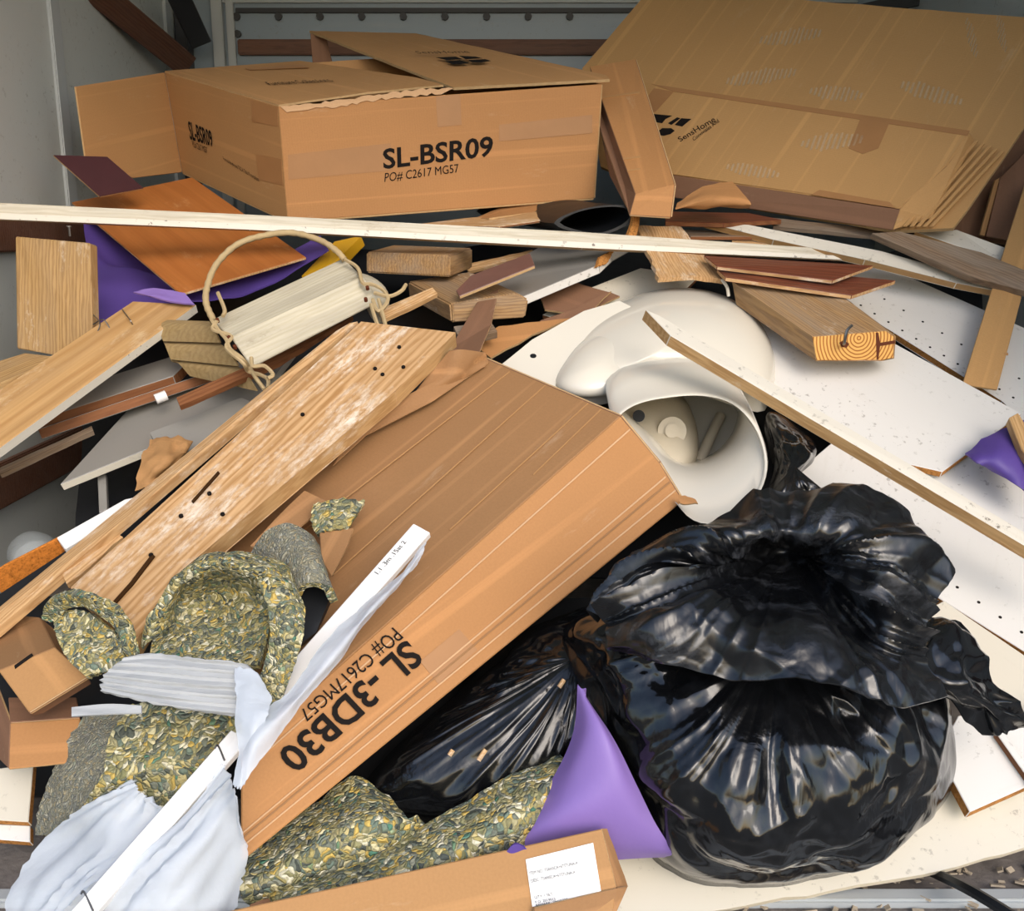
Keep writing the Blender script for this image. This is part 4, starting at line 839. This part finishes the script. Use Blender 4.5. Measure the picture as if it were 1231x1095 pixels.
sheet('right_drape', [SS([(270, 915, .285), (282, 940, .285), (290, 960, .27)]), SS([(232, 965, .25), (262, 965, .255), (292, 985, .235)]), SS([(188, 1010, .22), (240, 1010, .235), (298, 1020, .19)]), SS([(145, 1060, .20), (210, 1060, .21), (294, 1060, .15)]), SS([(110, 1110, .17), (190, 1112, .18), (282, 1112, .11)])], 36, 24, .002, m_film, t, lambda s, t_, p: .010 * nz(p.x, p.y, p.z, 9) + .008 * (1 - abs(nz(s * 5 + t_ * 2, t_ * 1.2, 8)) * 3), None, .5)
# ------------------------------------------------------------------ front: panels, bags, purple sheet, open carton
wboard('drywall_sheet', SS([(560, 1060), (760, 985), (1130, 920), (1340, 890), (1340, 985), (1150, 1042), (1000, 1070), (735, 1116), (560, 1116)], .015), .013, m_mel_cream, m_gypsum, 'large cream drywall sheet under the black bag at bottom right', 'drywall', jag=.003, step=.04)
wboard('melamine_offcut', [S(1128, 905, .06), S(1152, 860, .06), S(1300, 850, .06), S(1300, 916, .06), S(1166, 976, .06)], .022, m_mel, m_part, 'white shelf board with orange particle edge at lower right', 'panel')
wboard('melamine_offcut', SS([(1110, 735), (1135, 722), (1250, 800), (1250, 900), (1200, 880), (1120, 800)], .02), .016, m_mel_cream, m_part, 'shaded cream board behind the black bag tail', 'panel')
wboard('edge_strip', SS([(1197, 880), (1206, 878), (1250, 940), (1250, 955)], .075), .014, m_mel, m_hard, 'narrow white edging strip below the black bag tail', 'strip')
lab(tube('strap', [Vector((P(1140, 1055, 1.25).x, 1.30, .012)), P(1170, 1072, 1.20), P(1235, 1112, 1.12)], .008, m_rubber, None, 6), 'black strap lying over the truck sill at bottom right', 'strap')
def ridged(x): return 1 - abs(x) * 2
def sst(a, b, x):
    t = max(0.0, min(1.0, (x - a) / (b - a))); return t * t * (3 - 2 * t)
HASH = {}
def hsh(i, j, sd):
    k = (i, j, sd)
    if k not in HASH: HASH[k] = random.Random(i * 7919 + j * 104729 + int(sd * 1000) * 31).uniform(-1, 1)
    return HASH[k]
def crumple(s, t, n, m, sd, wrap=False):
    """piecewise flat facets with crisp ridges, as in crumpled film"""
    w1 = nz(s * 3.1, t * 3.1, sd) * .8 if not wrap else nz(math.cos(s * 6.283) * 1.2, math.sin(s * 6.283) * 1.2, t * 3 + sd) * .8
    x = s * n + w1; y = t * m + .7 * nz(s * 3.7, t * 3.3, sd + 5)
    if wrap: x = s * n + w1
    i, j = math.floor(x), math.floor(y); fx, fy = x - i, y - j
    def h(a, b): return hsh(a % n if wrap else a, b, sd)
    if hsh(i % n if wrap else i, j, sd + 3) > 0:
        if fx + fy < 1: return h(i, j) + (h(i + 1, j) - h(i, j)) * fx + (h(i, j + 1) - h(i, j)) * fy
        return h(i + 1, j + 1) + (h(i, j + 1) - h(i + 1, j + 1)) * (1 - fx) + (h(i + 1, j) - h(i + 1, j + 1)) * (1 - fy)
    if fx > fy: return h(i, j) + (h(i + 1, j) - h(i, j)) * fx + (h(i + 1, j + 1) - h(i + 1, j)) * fy
    return h(i, j) + (h(i, j + 1) - h(i, j)) * fy + (h(i + 1, j + 1) - h(i, j + 1)) * fx
def creases(p, f, sd):
    q = Vector((p.x * f + sd, p.y * f - sd, p.z * f)); q = q + Vector((nz(q.x * .7, q.y * .7, 1 + sd), nz(q.x * .7, q.y * .7, 5 + sd), nz(q.y * .7, q.z * .7, 9 + sd))) * 1.1
    d = noise.voronoi(q, distance_metric='MANHATTAN')[0]; return d[1] - d[0]
def facet(p, f, sd):
    q = Vector((p.x * f + sd, p.y * f - sd, p.z * f)); q = q + Vector((nz(q.x, q.y, 1 + sd), nz(q.x, q.y, 5 + sd), nz(q.y, q.z, 9 + sd))) * .55
    d = noise.voronoi(q)[0]; return d[1] - d[0]
def dbag(amp, tie, f=7.0, seed=0.0, pleats=3.0):
    def d(s, r, p):
        a = s * 2 * math.pi + .25 * nz(p.x * 6, p.y * 6, p.z * 6 + seed)
        n1 = nz(math.cos(a) * pleats, math.sin(a) * pleats, seed); n2 = nz(math.cos(a) * pleats * 2.7, math.sin(a) * pleats * 2.7, seed + 4)
        pl = (1.0 * max(0, 1 - 2.4 * abs(n1)) + .25 * max(0, 1 - 3 * abs(n2))) * (.45 + 1.3 * max(0, nz(p.x * 4, p.y * 4, p.z * 4 + seed) + .35)) * sst(.05, .35, r) * (1 - sst(.4, .8, r) * .85)
        ed = 1 - sst(.86, 1.0, r) * .6
        return amp * (.34 * pl + .55 * facet(p, f * .8, seed) + ed * (.42 * crumple(s, r, 17, 7, seed, True) + .16 * crumple(s, r, 41, 12, seed + 1, True)) * sst(.0, .25, r) + .9 * nz(p.x, p.y, p.z + seed, f * .7))
    return d
def bag():
    t = thing('garbage_bag', 'big shiny black garbage bag with gathered hood at lower right', 'garbage bag', S(930, 1000, .05))
    body = [(655, 765), (690, 735), (760, 720), (850, 712), (960, 710), (1050, 740), (1110, 790), (1136, 850), (1140, 905), (1128, 955), (1085, 1000), (1040, 1035), (985, 1050), (930, 1058), (870, 1048), (815, 1024), (775, 975), (735, 905), (700, 835)]
    blob('body', (930, 768), body, .03, .27, m_bag, t, 300, 90, 2.6, dbag(.034, None, 4.2, 1.3, 2.6), .02)
    hood = [[(712, 745, .30), (740, 690, .31), (800, 648, .33), (870, 618, .35), (960, 603, .36), (1040, 606, .35), (1085, 640, .33), (1118, 700, .31)],
            [(716, 735, .33), (760, 690, .36), (830, 662, .38), (890, 646, .39), (960, 640, .39), (1030, 645, .40), (1085, 680, .38), (1125, 725, .33)],
            [(722, 740, .34), (770, 705, .37), (840, 685, .36), (905, 668, .29), (960, 664, .28), (1020, 690, .37), (1075, 715, .39), (1122, 745, .34)],
            [(728, 750, .345), (790, 735, .385), (850, 722, .385), (915, 716, .36), (965, 716, .34), (1010, 740, .35), (1060, 765, .375), (1115, 770, .34)],
            [(740, 758, .35), (800, 765, .39), (860, 762, .40), (925, 765, .40), (975, 775, .395), (1020, 790, .38), (1065, 800, .36), (1118, 795, .33)],
            [(750, 772, .34), (808, 798, .375), (868, 812, .39), (930, 822, .395), (985, 834, .39), (1035, 848, .38), (1085, 854, .36), (1144, 834, .32)]]
    def dh(s, t_, p):
        rad = math.atan2(t_ - .40, s - .52); dd = min(1, 3 * math.hypot(s - .52, t_ - .4))
        n1 = nz(rad * 2.2, .3 + dd * .2, 2); n2 = nz(rad * 5.5, 1.1 + dd * .3, 6)
        return .017 * crumple(s, t_, 7, 5, 4.4) + .0045 * crumple(s, t_, 15, 10, 1.2) + .0012 * crumple(s, t_, 34, 22, 3.1) + dd * (.024 * max(0, 1 - 2.2 * abs(n1)) + .006 * max(0, 1 - 3 * abs(n2))) + .012 * nz(p.x, p.y, p.z, 6)
    sheet('hood', [SS(r) for r in hood], 130, 190, .003, m_bagdust, t, dh)
    t.children[-1].data.set_sharp_from_angle(angle=math.radians(40))
    sheet('tail', [SS([(1082, 760, .28), (1120, 742, .27), (1150, 752, .25)]), SS([(1075, 795, .28), (1125, 785, .29), (1180, 785, .24)]), SS([(1110, 830, .26), (1150, 822, .28), (1205, 815, .22)]), SS([(1150, 850, .22), (1185, 850, .24), (1222, 848, .20)]), SS([(1180, 880, .18), (1215, 880, .19), (1250, 868, .17)])], 50, 36, .003, m_bag, t, lambda s, t_, p: .014 * crumple(s, t_, 4, 6, 3) + .004 * crumple(s, t_, 9, 12, 8) + .012 * nz(p.x, p.y, p.z, 12))
    t = thing('garbage_bag', 'black garbage bag behind the purple cone and under long carton', 'garbage bag', S(590, 930, .0))
    blob('body', (694, 790), [(432, 965), (470, 905), (545, 835), (620, 775), (670, 745), (720, 735), (745, 790), (735, 850), (700, 905), (660, 955), (590, 985), (500, 992)], .015, .14, m_bag, t, 200, 46, 2.2, dbag(.018, None, 7.0, 5.3, 3.2), .02)
    for u, v, l in ((575, 914, 12), (672, 826, 9), (540, 908, 6)):
        a = S(u, v, .17); tube('debris_chip', [a, a + Vector((.4, .3, .5)).normalized() * l * .0015], .005, m_splinter, t, 6, lambda f: 1.2 - abs(f - .5))
    t = thing('garbage_bag', 'black plastic bag bunched between the toilet and white panel', 'garbage bag', S(950, 560, .05))
    blob('body', (955, 560), [(918, 604), (930, 560), (922, 500), (950, 505), (985, 540), (960, 575), (1000, 598), (970, 622), (930, 625)], .02, .10, m_bag, t, 120, 30, 2.2, dbag(.018, None, 10, 9.1, 2.5), .02)
bag()
t = thing('purple_underlay', 'bright purple underlay cone standing against the black bags', 'underlay', S(700, 1020, .05))
sheet('cone', [SS([(694, 823, .25), (696, 824, .25), (698, 826, .25), (701, 830, .25)]), SS([(686, 888, .20), (705, 878, .24), (724, 876, .25), (736, 882, .235)]), SS([(655, 950, .15), (690, 935, .20), (735, 925, .225), (764, 938, .20)]), SS([(610, 1000, .115), (670, 985, .17), (740, 970, .19), (786, 985, .16)]), SS([(555, 1040, .085), (650, 1022, .12), (745, 1012, .135), (808, 1024, .12)]), SS([(545, 1062, .06), (650, 1045, .08), (735, 1034, .09), (800, 1031, .09)])], 40, 34, .004, m_purple_lt, t, lambda s, t_, p: .005 * nz(p.x, p.y, p.z, 9))
sheet('inner_curl', [SS([(600, 1035, .17), (618, 1015, .19), (636, 1022, .18)]), SS([(580, 1050, .15), (610, 1045, .165), (640, 1035, .16)])], 8, 14, .004, m_purple_shade, t)
def carton_G():
    A, B, D, E = S(262, 1098, .175), S(724, 996, .185), S(741, 1066, .165), S(735, 1110, .16)
    t = thing('open_carton', 'open shallow carton with white paper label at the bottom front', 'carton', S(560, 1090, .1))
    fp = slab('front_panel', [A, B, D, Plane(A, B, D).at(735, 1112), Plane(A, B, D).at(262, 1132)], .005, m_card, m_edge_card, t, 0, .02, .002)
    e2 = S(735, 1001, .16); e3 = S(755, 1066, .14)
    slab('end_panel', [B, S(730, 996, .18), e3, D], .008, m_card_br, m_edge_card, t, .001, .01)
    slab('bottom_flap', [S(642, 1092, .178), S(742, 1068, .168), S(755, 1066, .16), S(740, 1100, .15), S(642, 1116, .16)], .005, m_card_br, m_edge_card, t)
    slab('back_panel', [S(300, 1080, .10), S(720, 990, .12), S(740, 1040, .08), S(300, 1120, .08)], .005, m_card_dk, m_edge_card, t)
    pl = Plane(A, B, D)
    l_ = slab('label', pl.pts([(632, 1033), (713, 1013), (723, 1074), (640, 1090)], .002), .001, m_paper, None, fp, 0, .02, 0)
    o_ = .0025
    for body, q in (('ITEM NO: TSANSCA+6TSTUNA-A', [(637, 1052), (695, 1039), (694, 1035), (636, 1048)]), ('DESC: TSANSCA+6TSTUNA-A', [(639, 1061), (692, 1050), (691, 1046), (638, 1057)]), ('QTY 1 SET', [(643, 1081), (665, 1077), (664, 1073), (642, 1077)]), ('P.O. 2019015', [(644, 1086), (668, 1081.5), (667, 1078.5), (643, 1083)]), ('REMARK: ZN15320', [(645, 1090), (683, 1083), (682, 1079.5), (644, 1087)])):
        text('label_text', body, pl.pts(q, o_), m_ink, l_, pl.n)
carton_G()

# ------------------------------------------------------------------ small debris in the gaps
clutter = [
 ('thin_board', SS([(600, 330), (690, 318), (700, 326), (606, 341)], -.02), .008, m_greywood, 'narrow grey board end in the gap below the grey board', 'board'),
 ('lath', SS([(655, 355), (735, 374), (732, 380), (652, 362)], .0), .01, m_greywood, 'weathered lath crossing the dark gap left of the toilet', 'lath'),
 ('lath', SS([(560, 318), (640, 300), (642, 306), (563, 326)], -.06), .01, m_splinter, 'splintered lath in the dark gap beside the plum offcut', 'lath'),
 ('thin_board', PP([(880, 286, 2.52), (1000, 296, 2.5), (1000, 302, 2.48), (880, 291, 2.5)]), .008, m_splinter, 'thin pale board between the white topped strip and trim', 'board'),
 ('thin_board', PP([(930, 262, 2.6), (1060, 276, 2.56), (1056, 284, 2.54), (930, 272, 2.56)]), .01, m_greywood, 'grey board lying in the shadow under the flattened carton', 'board'),
 ('fibreboard_strip', SS([(212, 478), (330, 425), (420, 372), (424, 380), (335, 436), (216, 488)], .13), .012, m_hard, 'brown fibreboard strip running under the pale basket', 'strip'),
 ('lath', SS([(455, 372), (520, 345), (526, 352), (460, 384)], .19), .012, m_splinter, 'pale lath end above the wide plastered plank', 'lath'),
 ('cabinet_board', SS([(180, 520), (290, 478), (320, 490), (260, 530), (200, 552)], .05), .016, m_mel_grey, 'small grey board behind the crumpled cardboard ball', 'board'),
 ('wooden_block', SS([(545, 392), (590, 386), (598, 398), (552, 408)], .12), .02, m_greywood, 'small dark wooden block above the long carton flap', 'wood piece'),
 ('lath', SS([(0, 562), (110, 512), (112, 518), (0, 570)], -.02), .012, m_greywood, 'dark lath along the left truck wall under the trim plank', 'lath'),
]
for nm, q, th_, mt, lb, ct in clutter: lab(slab(nm, q, th_, mt, None, None, .0015, .03), lb, ct)

bm = bmesh.new()
for k in range(420):
    x = random.uniform(.1, 1.3); y = random.uniform(1.13, 1.34); c = Vector((x, y, -.008 + .01 * random.random())); r_ = random.uniform(.002, .009)
    m4 = Matrix.Translation(c) @ Matrix.Rotation(random.uniform(0, 6.3), 4, 'Z') @ Matrix.Rotation(random.uniform(-.6, .6), 4, 'X') @ Matrix.Diagonal((r_ * random.uniform(1, 3.5), r_, r_ * .35, 1))
    bmesh.ops.create_cube(bm, size=1, matrix=m4)
me = bpy.data.meshes.new('floor_debris'); bm.to_mesh(me); bm.free()
o = link('floor_debris', me, None, [m_grit]); lab(o, 'loose wood crumbs and grit on the truck sill at bottom right', 'debris', None, 'stuff')

by = {}
for o in list(bpy.data.objects):
    if o.parent is None and 'category' in o and o.get('kind') != 'stuff': by.setdefault(o.name.split('.')[0], []).append(o)
WHERE = {'carpet_padding': 'pieces of carpet padding in the heap', 'garbage_bag': 'black garbage bags', 'cardboard_scrap': 'cardboard scraps in the heap', 'white_shelf': 'white shelf panels at the right',
         'cabinet_board': 'grey cabinet boards at the left', 'gap_shade_sheet': 'added black sheets as gap shade under the heap', 'laminate_plank': 'red laminate planks', 'lumber_offcut': 'lumber offcuts in the middle'}
for k, l in by.items():
    if len(l) > 1:
        for o in l: o['group'] = WHERE.get(k, k.replace('_', ' ') + ' pieces in the heap')
